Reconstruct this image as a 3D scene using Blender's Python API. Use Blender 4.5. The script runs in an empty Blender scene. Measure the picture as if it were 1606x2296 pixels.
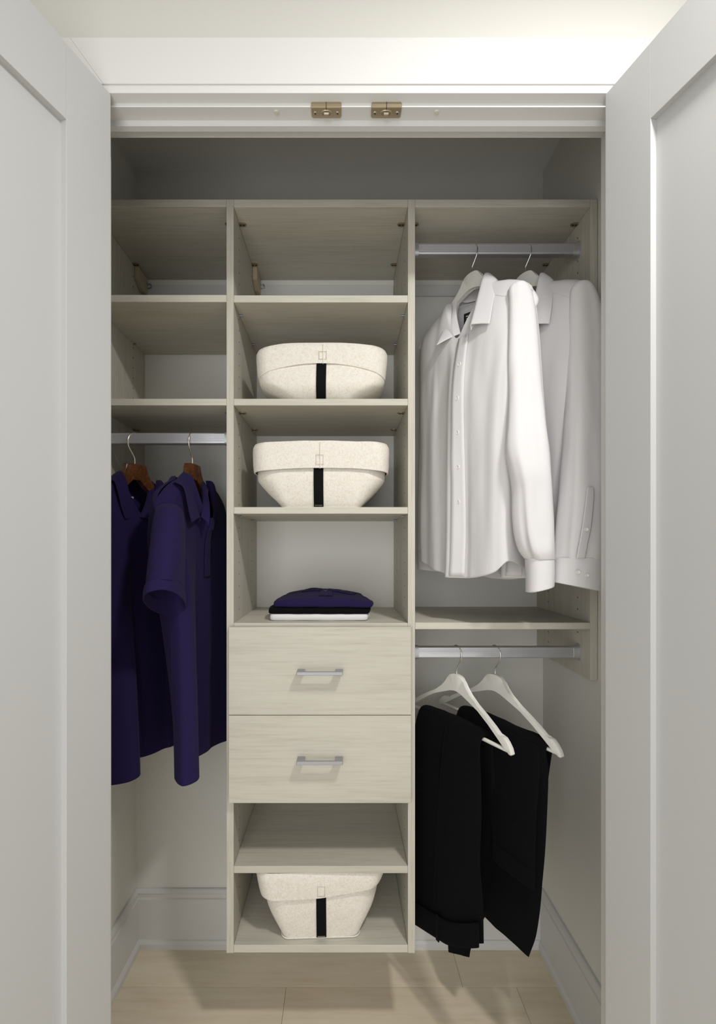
import bpy, bmesh, math, random
from mathutils import Vector, Matrix, noise

# ------------------------------------------------------------------ camera, world, lights, exposure
scene = bpy.context.scene
COL = scene.collection
F = 1111.5                 # focal length in pixels of the 1606 x 2296 frame
VPX, VPY = 766.0, 1230.0   # principal point of the (shifted) view
EYE = 1.322
cam_d = bpy.data.cameras.new('camera')
cam = bpy.data.objects.new('camera', cam_d)
COL.objects.link(cam)
cam.location = (0, 0, EYE)
cam.rotation_euler = (math.pi / 2, 0, 0)
cam_d.sensor_fit = 'HORIZONTAL'
cam_d.sensor_width = 36.0
cam_d.lens = F / 1606 * 36.0
cam_d.shift_x = (803 - VPX) / 1606
cam_d.shift_y = (VPY - 1148) / 1606
cam_d.clip_start = 0.02
scene.camera = cam

world = bpy.data.worlds.new('world')
scene.world = world
world.use_nodes = True
bg = world.node_tree.nodes['Background']
bg.inputs[0].default_value = (1.0, 0.99, 0.965, 1)
bg.inputs[1].default_value = 0.52

def lamp(name, kind, loc, power, color=(1, 1, 1), **kw):
    d = bpy.data.lights.new(name, kind)
    d.energy = power
    d.color = color
    for k, v in kw.items():
        setattr(d, k, v)
    o = bpy.data.objects.new(name, d)
    o.location = loc
    COL.objects.link(o)
    return o

lamp('ceiling_light', 'AREA', (0.54, 0.27, 2.50), 16.5, (1.0, 0.99, 0.97), shape='DISK', size=0.17)
front_fill = lamp('front_fill_light', 'AREA', (-0.35, -1.25, 1.12), 24.0, (0.985, 0.992, 1.0), shape='RECTANGLE', size=1.3, size_y=2.05)  # added fill light behind the camera, no real window; brightens the closet interior
front_fill.rotation_euler = (math.radians(92), 0, math.radians(-9))

scene.view_settings.view_transform = 'Standard'
scene.view_settings.look = 'None'
scene.view_settings.exposure = 0.12
scene.view_settings.gamma = 1.0
scene.view_settings.use_curve_mapping = False

# ------------------------------------------------------------------ helpers
def at(px, py, Y):
    """world point seen at that pixel of the photograph, at depth Y"""
    return Vector(((px - VPX) / F * Y, Y, EYE - (py - VPY) / F * Y))

def new_obj(name, me, mat=None, parent=None):
    o = bpy.data.objects.new(name, me)
    COL.objects.link(o)
    if mat is not None:
        me.materials.append(mat)
    if parent is not None:
        o.parent = parent
        o.matrix_parent_inverse = Matrix.Translation(-world_loc(parent))
    return o

def world_loc(o):
    # things sit at their base, parts are built in world coordinates
    return Vector(o.location) if o.parent is None else Vector((0, 0, 0))

def tag(o, label=None, cat=None, group=None, kind=None):
    if label: o['label'] = label
    if cat: o['category'] = cat
    if group: o['group'] = group
    if kind: o['kind'] = kind
    return o

def thing(name, loc, label, cat, group=None):
    o = bpy.data.objects.new(name, None)
    o.empty_display_size = 0.05
    o.location = loc
    COL.objects.link(o)
    return tag(o, label, cat, group)

class MB:
    def __init__(self):
        self.bm = bmesh.new()
    def box(self, x0, x1, y0, y1, z0, z1, bev=0.0, seg=1, rot=None, piv=None):
        r = bmesh.ops.create_cube(self.bm, size=1.0)
        vs = r['verts']
        for v in vs:
            v.co = Vector(((x0 + x1) / 2 + v.co.x * (x1 - x0), (y0 + y1) / 2 + v.co.y * (y1 - y0), (z0 + z1) / 2 + v.co.z * (z1 - z0)))
        if bev > 0:
            es = list({e for v in vs for e in v.link_edges})
            rr = bmesh.ops.bevel(self.bm, geom=es, offset=bev, segments=seg, affect='EDGES', profile=0.5)
            vs = list({v for f in rr['faces'] for v in f.verts} | {v for v in vs if v.is_valid})
        if rot is not None:
            for v in vs:
                v.co = rot @ (v.co - piv) + piv
        return vs
    def prism(self, pts, axis, a0, a1, bev=0.0, seg=1):
        """outline pts (2-D) extruded along axis 'x','y' or 'z'"""
        def mk(p, a):
            return {'x': (a, p[0], p[1]), 'y': (p[0], a, p[1]), 'z': (p[0], p[1], a)}[axis]
        A = [self.bm.verts.new(mk(p, a0)) for p in pts]
        B = [self.bm.verts.new(mk(p, a1)) for p in pts]
        n = len(pts)
        fs = [self.bm.faces.new(A), self.bm.faces.new(B[::-1])]
        for i in range(n):
            fs.append(self.bm.faces.new((A[i], B[i], B[(i + 1) % n], A[(i + 1) % n])))
        if bev > 0:
            es = [e for e in fs[0].edges] + [e for e in fs[1].edges]
            bmesh.ops.bevel(self.bm, geom=es, offset=bev, segments=seg, affect='EDGES', profile=0.5)
        return fs
    def grid(self, rows, closed=False, cap0=False, cap1=False):
        vs = [[self.bm.verts.new(p) for p in r] for r in rows]
        n = len(rows[0])
        for i in range(len(rows) - 1):
            for j in range(n if closed else n - 1):
                k = (j + 1) % n
                self.bm.faces.new((vs[i][j], vs[i][k], vs[i + 1][k], vs[i + 1][j]))
        if cap0: self.bm.faces.new(vs[0][::-1])
        if cap1: self.bm.faces.new(vs[-1])
        return vs
    def tube(self, path, r, n=10, cap=True):
        path = [Vector(p) for p in path]
        rad = r if isinstance(r, (list, tuple)) else [r] * len(path)
        t0 = (path[1] - path[0]).normalized()
        up = Vector((0, 0, 1)) if abs(t0.z) < 0.9 else Vector((1, 0, 0))
        a = t0.cross(up).normalized()
        rows = []
        for i, p in enumerate(path):
            t = (path[min(i + 1, len(path) - 1)] - path[max(i - 1, 0)]).normalized()
            a = (a - t * a.dot(t)).normalized()
            b = t.cross(a)
            rows.append([p + (a * math.cos(q) + b * math.sin(q)) * rad[i] for q in [2 * math.pi * k / n for k in range(n)]])
        self.grid(rows, True, cap, cap)
    def disc(self, c, nrm, r, h, n=12, r2=None):
        nrm = Vector(nrm).normalized()
        up = Vector((0, 0, 1)) if abs(nrm.z) < 0.9 else Vector((1, 0, 0))
        a = nrm.cross(up).normalized(); b = nrm.cross(a)
        c = Vector(c)
        r2 = r if r2 is None else r2
        q = [2 * math.pi * k / n for k in range(n)]
        self.grid([[c + (a * math.cos(t) + b * math.sin(t)) * r for t in q],
                   [c + nrm * h + (a * math.cos(t) + b * math.sin(t)) * r2 for t in q]], True, True, True)
    def build(self, name, mat, parent=None, smooth=False, angle=None):
        bmesh.ops.recalc_face_normals(self.bm, faces=self.bm.faces[:])
        me = bpy.data.meshes.new(name)
        self.bm.to_mesh(me)
        self.bm.free()
        if smooth:
            for p in me.polygons: p.use_smooth = True
            if angle:
                me.set_sharp_from_angle(angle=math.radians(angle))
        return new_obj(name, me, mat, parent)

def cr(p, t):
    """Catmull-Rom through list p at t in [0, len-1]"""
    n = len(p)
    i = min(int(t), n - 2)
    f = t - i
    a, b, c, d = p[max(i - 1, 0)], p[i], p[i + 1], p[min(i + 2, n - 1)]
    return (b * 2 + (c - a) * f + (a * 2 - b * 5 + c * 4 - d) * f * f + (b * 3 - a - c * 3 + d) * f ** 3) * 0.5

def cr_closed(p, t):
    n = len(p)
    i = int(math.floor(t)) % n
    f = t - math.floor(t)
    a, b, c, d = p[(i - 1) % n], p[i], p[(i + 1) % n], p[(i + 2) % n]
    return (b * 2 + (c - a) * f + (a * 2 - b * 5 + c * 4 - d) * f * f + (b * 3 - a - c * 3 + d) * f ** 3) * 0.5

def spline(pts, n):
    pts = [Vector(p) for p in pts]
    return [cr(pts, (len(pts) - 1) * k / (n - 1)) for k in range(n)]

def surf(ctrl, R, N, closed):
    """bicubic surface through a grid of control points"""
    K, M = len(ctrl), len(ctrl[0])
    rows = []
    mid = []
    for k in range(K):
        if closed:
            mid.append([cr_closed(ctrl[k], M * j / N) for j in range(N)])
        else:
            mid.append([cr(ctrl[k], (M - 1) * j / (N - 1)) for j in range(N)])
    for r in range(R):
        t = (K - 1) * r / (R - 1)
        rows.append([cr([mid[k][j] for k in range(K)], t) for j in range(N)])
    return rows

def wrinkle(o, amp, sc=(14, 14, 3), seed=0.0, zfade=None):
    """small cloth undulation along the normals of a mesh"""
    me = o.data
    ns = [Vector(v.normal) for v in me.vertices]
    for v, n in zip(me.vertices, ns):
        p = Vector((v.co.x * sc[0] + seed, v.co.y * sc[1] - seed, v.co.z * sc[2] + seed * 0.37))
        d = noise.noise(p) + 0.45 * noise.noise(p * 2.3)
        a = amp
        if zfade is not None:
            a *= max(0.0, min(1.0, (zfade[0] - v.co.z) / zfade[1]))
        v.co += n * (d * a)

def solidify(o, th, off=-1.0):
    m = o.modifiers.new('thickness', 'SOLIDIFY')
    m.thickness = th
    m.offset = off
    return o

def smoothstep(a, b, x):
    t = max(0.0, min(1.0, (x - a) / (b - a)))
    return t * t * (3 - 2 * t)

# ------------------------------------------------------------------ materials
def nt(name):
    m = bpy.data.materials.new(name)
    m.use_nodes = True
    t = m.node_tree
    return m, t, t.nodes['Principled BSDF']

def plain(name, col, rough=0.5, metal=0.0, bump=0.0, bscale=200.0, spec=0.5, sheen=0.0, var=0.0):
    m, t, b = nt(name)
    b.inputs['Base Color'].default_value = (*col, 1)
    b.inputs['Roughness'].default_value = rough
    b.inputs['Metallic'].default_value = metal
    b.inputs['Specular IOR Level'].default_value = spec
    if sheen:
        b.inputs['Sheen Weight'].default_value = sheen
        b.inputs['Sheen Roughness'].default_value = 0.5
    tc = t.nodes.new('ShaderNodeTexCoord')
    nz = t.nodes.new('ShaderNodeTexNoise')
    nz.inputs['Scale'].default_value = bscale
    nz.inputs['Detail'].default_value = 3
    t.links.new(tc.outputs['Object'], nz.inputs['Vector'])
    if var:
        mx = t.nodes.new('ShaderNodeMix'); mx.data_type = 'RGBA'
        n2 = t.nodes.new('ShaderNodeTexNoise'); n2.inputs['Scale'].default_value = 2.2; n2.inputs['Detail'].default_value = 2
        t.links.new(tc.outputs['Object'], n2.inputs['Vector'])
        mx.inputs['A'].default_value = (*[c * (1 - var) for c in col], 1)
        mx.inputs['B'].default_value = (*[min(1, c * (1 + var)) for c in col], 1)
        t.links.new(n2.outputs['Fac'], mx.inputs['Factor'])
        t.links.new(mx.outputs['Result'], b.inputs['Base Color'])
    if bump:
        bp = t.nodes.new('ShaderNodeBump')
        bp.inputs['Strength'].default_value = bump
        bp.inputs['Distance'].default_value = 0.001
        t.links.new(nz.outputs['Fac'], bp.inputs['Height'])
        t.links.new(bp.outputs['Normal'], b.inputs['Normal'])
    return m

def grained(name, lo, mid, hi, axis, rough=0.5, fine=170.0, coarse=16.0, along=3.2, bump=0.12, tint=0.03, spec=0.3, swirl=0.0):
    m, t, b = nt(name)
    b.inputs['Roughness'].default_value = rough
    b.inputs['Specular IOR Level'].default_value = spec
    L = t.links.new
    tc = t.nodes.new('ShaderNodeTexCoord')
    oi = t.nodes.new('ShaderNodeObjectInfo')
    ml = t.nodes.new('ShaderNodeMath'); ml.operation = 'MULTIPLY'; ml.inputs[1].default_value = 23.0
    L(oi.outputs['Random'], ml.inputs[0])
    ad = t.nodes.new('ShaderNodeVectorMath'); ad.operation = 'ADD'
    L(tc.outputs['Object'], ad.inputs[0]); L(ml.outputs[0], ad.inputs[1])
    def nz(scale_across, scale_along, detail, dist=0.0):
        mp = t.nodes.new('ShaderNodeMapping')
        s = [scale_across] * 3
        s['XYZ'.index(axis)] = scale_along
        mp.inputs['Scale'].default_value = s
        L(ad.outputs[0], mp.inputs['Vector'])
        n = t.nodes.new('ShaderNodeTexNoise')
        n.inputs['Scale'].default_value = 1.0
        n.inputs['Detail'].default_value = detail
        n.inputs['Roughness'].default_value = 0.62
        n.inputs['Distortion'].default_value = dist
        L(mp.outputs[0], n.inputs['Vector'])
        return n
    a = nz(fine, along * 2.5, 4)
    c = nz(coarse, along * 0.45, 4, swirl)
    mixf = t.nodes.new('ShaderNodeMix'); mixf.data_type = 'FLOAT'
    mixf.inputs['Factor'].default_value = 0.42
    L(a.outputs['Fac'], mixf.inputs['A']); L(c.outputs['Fac'], mixf.inputs['B'])
    rp = t.nodes.new('ShaderNodeValToRGB')
    e = rp.color_ramp.elements
    e[0].position = 0.31; e[0].color = (*lo, 1)
    e[1].position = 0.69; e[1].color = (*hi, 1)
    x = e.new(0.5); x.color = (*mid, 1)
    L(mixf.outputs['Result'], rp.inputs['Fac'])
    hs = t.nodes.new('ShaderNodeHueSaturation')
    mr = t.nodes.new('ShaderNodeMapRange')
    mr.inputs['To Min'].default_value = 1 - tint; mr.inputs['To Max'].default_value = 1 + tint
    L(oi.outputs['Random'], mr.inputs['Value']); L(mr.outputs[0], hs.inputs['Value'])
    L(rp.outputs['Color'], hs.inputs['Color']); L(hs.outputs['Color'], b.inputs['Base Color'])
    bp = t.nodes.new('ShaderNodeBump'); bp.inputs['Strength'].default_value = bump; bp.inputs['Distance'].default_value = 0.0006
    L(a.outputs['Fac'], bp.inputs['Height']); L(bp.outputs['Normal'], b.inputs['Normal'])
    return m

def felt_material():
    m, t, b = nt('wool_felt')
    L = t.links.new
    b.inputs['Roughness'].default_value = 0.95
    b.inputs['Specular IOR Level'].default_value = 0.1
    b.inputs['Sheen Weight'].default_value = 0.15
    tc = t.nodes.new('ShaderNodeTexCoord')
    n1 = t.nodes.new('ShaderNodeTexNoise'); n1.inputs['Scale'].default_value = 190; n1.inputs['Detail'].default_value = 8; n1.inputs['Roughness'].default_value = 0.75
    n1.inputs['Distortion'].default_value = 1.2
    n2 = t.nodes.new('ShaderNodeTexNoise'); n2.inputs['Scale'].default_value = 340; n2.inputs['Detail'].default_value = 2
    L(tc.outputs['Object'], n1.inputs['Vector']); L(tc.outputs['Object'], n2.inputs['Vector'])
    rp = t.nodes.new('ShaderNodeValToRGB')
    e = rp.color_ramp.elements
    e[0].position = 0.28; e[0].color = (0.62, 0.54, 0.43, 1)
    e[1].position = 0.56; e[1].color = (0.80, 0.765, 0.70, 1)
    L(n1.outputs['Fac'], rp.inputs['Fac'])
    L(rp.outputs['Color'], b.inputs['Base Color'])
    bp = t.nodes.new('ShaderNodeBump'); bp.inputs['Strength'].default_value = 0.35; bp.inputs['Distance'].default_value = 0.001
    L(n2.outputs['Fac'], bp.inputs['Height']); L(bp.outputs['Normal'], b.inputs['Normal'])
    return m

M = {}
M['paint'] = plain('white_paint', (0.495, 0.497, 0.492), 0.42, bump=0.03, bscale=160, spec=0.35)
M['trim'] = plain('trim_paint', (0.66, 0.657, 0.64), 0.38, bump=0.02, bscale=140, spec=0.35)
M['wall'] = plain('warm_wall_paint', (0.745, 0.738, 0.695), 0.85, bump=0.12, bscale=260, spec=0.2)
M['room_wall'] = plain('room_wall_paint', (0.60, 0.59, 0.548), 0.88, bump=0.14, bscale=240, spec=0.15)
M['ceil'] = plain('ceiling_paint', (0.86, 0.855, 0.835), 0.9, bump=0.08, bscale=200, spec=0.2)
M['oakx'] = grained('oak_melamine_level_grain', (0.44, 0.412, 0.342), (0.535, 0.508, 0.433), (0.58, 0.554, 0.477), 'X')
M['oakz'] = grained('oak_melamine_upright_grain', (0.44, 0.412, 0.342), (0.535, 0.508, 0.433), (0.58, 0.554, 0.477), 'Z')
M['floor'] = grained('pale_oak_floor', (0.64, 0.54, 0.395), (0.74, 0.64, 0.49), (0.80, 0.71, 0.565), 'X', rough=0.42, fine=42, coarse=7, along=2.0, tint=0.07, swirl=0.8)
M['alu'] = plain('brushed_aluminium', (0.58, 0.58, 0.61), 0.42, 0.8)
M['chrome'] = plain('chrome', (0.72, 0.72, 0.70), 0.16, 1.0)
M['champagne'] = plain('champagne_metal', (0.74, 0.68, 0.58), 0.24, 1.0)
M['nickel'] = plain('satin_nickel', (0.36, 0.36, 0.38), 0.5, 0.55)
M['bronze'] = plain('antique_brass', (0.40, 0.33, 0.22), 0.36, 0.85)
M['worn_brass'] = plain('worn_brass', (0.42, 0.37, 0.28), 0.42, 0.8)
M['zinc'] = plain('zinc_pin', (0.35, 0.40, 0.47), 0.3, 0.9)
M['dark'] = plain('dark_hole', (0.035, 0.025, 0.018), 0.9)
M['beige'] = plain('beige_plastic', (0.50, 0.42, 0.29), 0.5)
M['caps'] = plain('ivory_plastic', (0.62, 0.60, 0.52), 0.5)
M['felt'] = felt_material()
M['strap'] = plain('black_webbing', (0.006, 0.006, 0.007), 0.85, bump=0.4, bscale=900, spec=0.08)
M['thread'] = plain('black_thread', (0.20, 0.18, 0.15), 0.9)
M['cream_thread'] = plain('cream_thread', (0.68, 0.62, 0.50), 0.9)
M['white_cloth'] = plain('white_cotton', (0.77, 0.755, 0.76), 0.85, bump=0.10, bscale=700, spec=0.15, sheen=0.1)
def add_translucency(m, fac, col):
    t = m.node_tree
    b = t.nodes['Principled BSDF']; out = [n for n in t.nodes if n.type == 'OUTPUT_MATERIAL'][0]
    tr = t.nodes.new('ShaderNodeBsdfTranslucent'); tr.inputs['Color'].default_value = (*col, 1)
    mx = t.nodes.new('ShaderNodeMixShader'); mx.inputs['Fac'].default_value = fac
    t.links.new(b.outputs[0], mx.inputs[1]); t.links.new(tr.outputs[0], mx.inputs[2]); t.links.new(mx.outputs[0], out.inputs['Surface'])
add_translucency(M['white_cloth'], 0.12, (0.86, 0.83, 0.83))
M['navy_cloth'] = plain('navy_pique', (0.018, 0.0125, 0.054), 0.9, bump=0.5, bscale=900, spec=0.05, sheen=0.03)
M['black_cloth'] = plain('black_wool', (0.0042, 0.0042, 0.0052), 0.9, bump=0.4, bscale=800, spec=0.05, sheen=0.015)
M['hanger_white'] = plain('white_lacquered_wood', (0.76, 0.75, 0.70), 0.4, spec=0.4)
M['walnut'] = grained('walnut_lacquer', (0.028, 0.010, 0.004), (0.085, 0.030, 0.010), (0.15, 0.060, 0.020), 'X', rough=0.25, fine=160, coarse=30, along=14, spec=0.5, tint=0.0)
M['pearl'] = plain('pearl_button', (0.80, 0.78, 0.76), 0.2, spec=0.7)
M['navy_button'] = plain('navy_button', (0.02, 0.016, 0.05), 0.25, spec=0.6)
M['black_label'] = plain('black_label', (0.01, 0.01, 0.012), 0.7)
M['print_white'] = plain('white_print', (0.85, 0.85, 0.88), 0.7)

# ------------------------------------------------------------------ the setting
CEIL = 2.581
WL, WR, YB = -0.687, 0.6734, 1.656        # closet side walls and back wall
YF0, YF1 = 0.965, 1.05                     # front wall with the opening
OL, OR = -0.488, 0.550                     # opening
HEAD = EYE + 0.8729                        # underside of the head jamb

def struct(name, mb, mat, parent=None, smooth=False):
    o = mb.build(name, mat, parent, smooth)
    if parent is None:
        o['kind'] = 'structure'
    return o

b = MB(); b.box(WL - 0.10, WR + 0.10, YB, YB + 0.10, 0, CEIL); struct('wall_back', b, M['wall'])
b = MB(); b.box(WL - 0.10, WL, YF1, YB, 0, CEIL); struct('wall_left', b, M['wall'])
b = MB(); b.box(WR, WR + 0.10, YF1, YB, 0, CEIL); struct('wall_right', b, M['wall'])
b = MB()
b.box(-2.2, OL - 0.02, YF0, YF1, 0, CEIL)
b.box(OR + 0.02, 2.2, YF0, YF1, 0, CEIL)
b.box(OL - 0.02, OR + 0.02, YF0, YF1, HEAD + 0.02, CEIL)
struct('wall_front', b, M['room_wall'])
b = MB(); b.box(-2.2, 2.2, -1.6, YB + 0.10, CEIL, CEIL + 0.08); struct('ceiling', b, M['ceil'])

fl = MB(); fl.box(-2.2, 2.2, -1.6, YB + 0.10, -0.06, -0.012)
fl = struct('floor', fl, M['floor'])
rng = random.Random(4)
ROW = 0.180
y1 = 1.676
joints = {0: [0.366], 1: [-0.167, 0.5276]}
r = 0
while y1 > -1.5:
    y0 = y1 - ROW
    js = joints.get(r) or [rng.uniform(-0.9, -0.3), rng.uniform(0.2, 0.9)]
    xs = [-2.15] + [j for j in js] + [2.15]
    if r < 2 and js[0] > -0.9:
        xs = [-2.15] + ([-0.95] if r else [-1.2]) + js + ([1.25] if r else [1.4]) + [2.15]
    for xa, xb in zip(xs, xs[1:]):
        p = MB(); p.box(xa + 0.0004, xb - 0.0004, y0 + 0.0004, y1 - 0.0004, -0.012, 0.0, 0.0007)
        p.build('plank', M['floor'], fl)
    y1 = y0
    r += 1

# baseboards inside the closet (board, stepped cap, shoe moulding)
def baseboard(name, p0, p1, inward, mitre0, mitre1):
    prof = [(0, 0.0), (0.024, 0.0), (0.024, 0.018), (0.019, 0.026), (0.015, 0.028), (0.015, 0.160), (0.011, 0.163), (0.011, 0.174), (0.013, 0.178), (0.009, 0.187), (0.006, 0.190), (0, 0.190)]
    p0, p1, inward = Vector(p0), Vector(p1), Vector(inward)
    d = (p1 - p0).normalized()
    mb = MB()
    rows = []
    for q, mt, sg in ((p0, mitre0, 1), (p1, mitre1, -1)):
        rows.append([q + inward * t + d * (sg * mt * t) + Vector((0, 0, z)) for t, z in prof])
    mb.grid(rows, True, True, True)
    struct(name, mb, M['trim'])
baseboard('baseboard_back', (WL, YB, 0), (WR, YB, 0), (0, -1, 0), 1, 1)
baseboard('baseboard_left', (WL, YF1, 0), (WL, YB, 0), (1, 0, 0), 0, 1)
baseboard('baseboard_right', (WR, YF1, 0), (WR, YB, 0), (-1, 0, 0), 0, 1)

# casing round the opening: head piece with mitred ends, inner bead, side pieces
CZ0, CZ1 = EYE + 0.889, EYE + 0.9777
mi, mo = (-0.456, CZ0), (-0.520, CZ1)
ni, no = (0.520, CZ0), (0.584, CZ1)
b = MB()
b.prism([mi, ni, no, mo], 'y', 0.948, YF0 + 0.001, 0.0004)
head_casing = struct('trim_1', b, M['trim'])
b = MB(); b.prism([(OL - 0.012, HEAD), (OR + 0.012, HEAD), (OR + 0.02, CZ0 - 0.0025), (OL - 0.02, CZ0 - 0.0025)], 'y', 0.950, YF0 + 0.001, 0.0015, 2)
b.build('casing_bead', M['trim'], head_casing)
for nm, inner, outer, jx, sg in (('trim_2', mi, mo, OL, -1), ('trim_3', ni, no, OR, 1)):
    b = MB()
    g = sg * 0.0002
    pts = [(inner[0] + g, inner[1]), (outer[0] + g, outer[1]), (jx + sg * 0.115, CZ1), (jx + sg * 0.115, 0.0), (jx + sg * 0.006, 0.0), (jx + sg * 0.006, HEAD), (jx + sg * 0.02, CZ0)]
    b.prism(pts if sg < 0 else pts[::-1], 'y', 0.948, YF0 + 0.001, 0.0004)
    struct(nm, b, M['trim'])

# head jamb with rebate and stop, extruded profile (Y, Z)
E8 = EYE
prof = [(0.950, HEAD), (0.968, E8 + 0.8695), (0.9685, E8 + 0.8625), (0.998, E8 + 0.8618), (0.9985, E8 + 0.8508), (1.0112, E8 + 0.8504), (1.0118, HEAD - 0.0005), (1.05, HEAD), (1.05, HEAD + 0.02), (0.951, HEAD + 0.02)]
b = MB(); b.prism(prof, 'x', OL - 0.02, OR + 0.02, 0)
head_jamb = struct('trim_4', b, M['trim'])
for nm, X, sg in (('trim_5', OL, -1), ('trim_6', OR, 1)):
    b = MB()
    pr = [(X, 0.951), (X, 0.998), (X - sg * 0.012, 0.9985), (X - sg * 0.012, 1.0112), (X, 1.0118), (X, 1.05), (X + sg * 0.02, 1.05), (X + sg * 0.02, 0.951)]
    b.prism(pr if sg < 0 else pr[::-1], 'z', 0, HEAD - 0.0005, 0)
    struct(nm, b, M['trim'])
# drywall corner bead seen as a thin lip at the back of the head
b = MB(); b.box(OL - 0.02, OR + 0.02, 1.0495, 1.0525, HEAD - 0.0012, HEAD + 0.02, 0.0006); b.build('corner_bead', M['trim'], head_jamb)

# two ball catch strikes and two plastic caps under the head jamb
ZJ = E8 + 0.8620
for cx in (-0.0298, 0.0880):
    w = 0.0295
    b = MB()
    b.prism([(cx - w, 0.9665), (cx + w, 0.9665), (cx + w, 0.988), (cx + w - 0.003, 0.991), (cx - w + 0.003, 0.991), (cx - w, 0.988)], 'z', ZJ - 0.0022, ZJ - 0.0002, 0.0005)
    b.prism([(cx - w, ZJ - 0.002), (cx + w, ZJ - 0.002), (cx + w, ZJ + 0.006), (cx + w - 0.004, ZJ + 0.0105), (cx - w + 0.004, ZJ + 0.0105), (cx - w, ZJ + 0.006)], 'y', 0.9655, 0.9675, 0.0005)
    pl = b.build('ball_catch', M['bronze'], head_jamb)
    pl['label'] = 'antique brass ball catch plate'
    for sx in (-0.022, 0.022):
        b = MB(); b.disc((cx + sx, 0.979, ZJ - 0.0022), (0, 0, -1), 0.0042, 0.0014, 14, 0.0034)
        s = b.build('screw', M['worn_brass'], pl)
        b = MB()
        b.box(cx + sx - 0.0022, cx + sx + 0.0022, 0.9785, 0.9795, ZJ - 0.0040, ZJ - 0.0030)
        b.box(cx + sx - 0.0005, cx + sx + 0.0005, 0.9768, 0.9812, ZJ - 0.0040, ZJ - 0.0030)
        b.build('screw_slot', M['dark'], pl)
    b = MB()
    q = [2 * math.pi * k / 24 for k in range(24)]
    b.grid([[Vector((cx + rx * math.cos(t), 0.979 + ry * math.sin(t), ZJ - 0.0022 - h)) for t in q] for rx, ry, h in ((0.0125, 0.0078, 0), (0.0118, 0.0072, 0.0012), (0.0095, 0.0056, 0.0012), (0.008, 0.0045, -0.001))], True, False, True)
    b.build('socket', M['worn_brass'], pl, True, 40)
    b = MB(); b.tube([(cx - 0.0045, 0.979, ZJ - 0.0035), (cx + 0.0045, 0.979, ZJ - 0.0035)], 0.0042, 14); b.build('roller', M['worn_brass'], pl, True, 40)
    b = MB(); b.box(cx - 0.0006, cx + 0.0006, 0.9648, 0.9715, ZJ - 0.0026, ZJ + 0.0075); b.build('slot', M['dark'], pl)
for cx in (-0.1286, 0.1876):
    b = MB(); b.disc((cx, 0.979, ZJ + 0.0004), (0, 0, -1), 0.0052, 0.0022, 16, 0.0045); b.disc((cx, 0.979, ZJ - 0.0016), (0, 0, -1), 0.003, 0.0008, 14)
    b.build('screw_cap', M['caps'], head_jamb)

# the two shaker doors, swung open past ninety degrees
def door(name, hinge, ang, sg, lab):
    """hinge: inner-face corner at the jamb; door runs towards the room, turned outwards by ang"""
    d = Vector((sg * math.sin(ang), -math.cos(ang), 0))
    n = Vector((-sg * math.cos(ang), -math.sin(ang), 0))        # inner face normal
    W_, T, Z0, Z1 = 0.520, 0.035, 0.012, EYE + 0.870
    st, tr, br, rec = 0.1015, 0.131, 0.20, 0.0115
    h = Vector((hinge[0], hinge[1], 0))
    def piece(t0, t1, z0, z1, n0, n1, bev):
        mb = MB()
        vs = mb.box(t0, t1, n0, n1, z0, z1, bev, 2)
        for v in mb.bm.verts:
            v.co = h + d * v.co.x + n * v.co.y + Vector((0, 0, v.co.z))
        return mb
    root = piece(st - 0.008, W_ - st + 0.008, Z0 + br - 0.008, Z1 - tr + 0.008, -T + rec, -rec, 0.0).build(name, M['paint'])
    root['kind'] = 'structure'
    for a, c in ((0, st), (W_ - st, W_)):
        piece(a, c, Z0, Z1, -T, 0, 0.0005).build('stile', M['paint'], root)
    piece(st, W_ - st, Z1 - tr, Z1, -T, 0, 0.0005).build('rail', M['paint'], root)
    piece(st, W_ - st, Z0, Z0 + br, -T, 0, 0.0005).build('rail', M['paint'], root)
    for z in (0.25, 1.15, 1.95):
        mb = MB()
        c = h - d * 0.004 - n * (T + 0.001)
        mb.tube([c + Vector((0, 0, z - 0.045)), c + Vector((0, 0, z + 0.045))], 0.005, 10)
        mb.build('hinge', M['nickel'], root, True, 40)
    return root
door('door_1', (-0.4425, 0.950), math.radians(18.0), -1, 'left')
door('door_2', (0.5060, 0.950), math.radians(14.5), 1, 'right')

# ------------------------------------------------------------------ the closet organiser
YP = 1.30
S = F / YP
def zf(py): return EYE + (VPY - py) / S
def xf(px): return (px - VPX) / S
PX = [(-0.676, -0.657), (xf(508), xf(524)), (xf(915), xf(931)), (0.6526, 0.6715)]
org = thing('closet_organizer', (0.0, 1.478, zf(2137)), 'pale oak closet organizer with shelves, two drawers and hanging rods fixed to the back wall', 'closet organizer')
TOP, BOT, SIDE = zf(447), zf(2137), zf(1525)
for i, (a, c) in enumerate(PX):
    b = MB(); b.box(a, c, YP, YB - 0.0005, SIDE if i in (0, 3) else BOT, TOP, 0.0006)
    pnl = b.build('upright_panel', M['oakz'], org)
    zs = [BOT + 0.03 + 0.032 * k for k in range(70)]
    b = MB()
    for z in zs:
        if z > TOP - 0.035 or (i in (0, 3) and z < SIDE + 0.02): continue
        for y in (1.369, 1.563):
            if i in (0, 1, 2): b.disc((c - 0.0002, y, z), (1, 0, 0), 0.0022, 0.0005, 8)
            if i in (1, 2, 3): b.disc((a + 0.0002, y, z), (-1, 0, 0), 0.0022, 0.0005, 8)
    o = b.build('pin_hole', M['dark'], pnl); o['kind'] = 'stuff'

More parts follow.
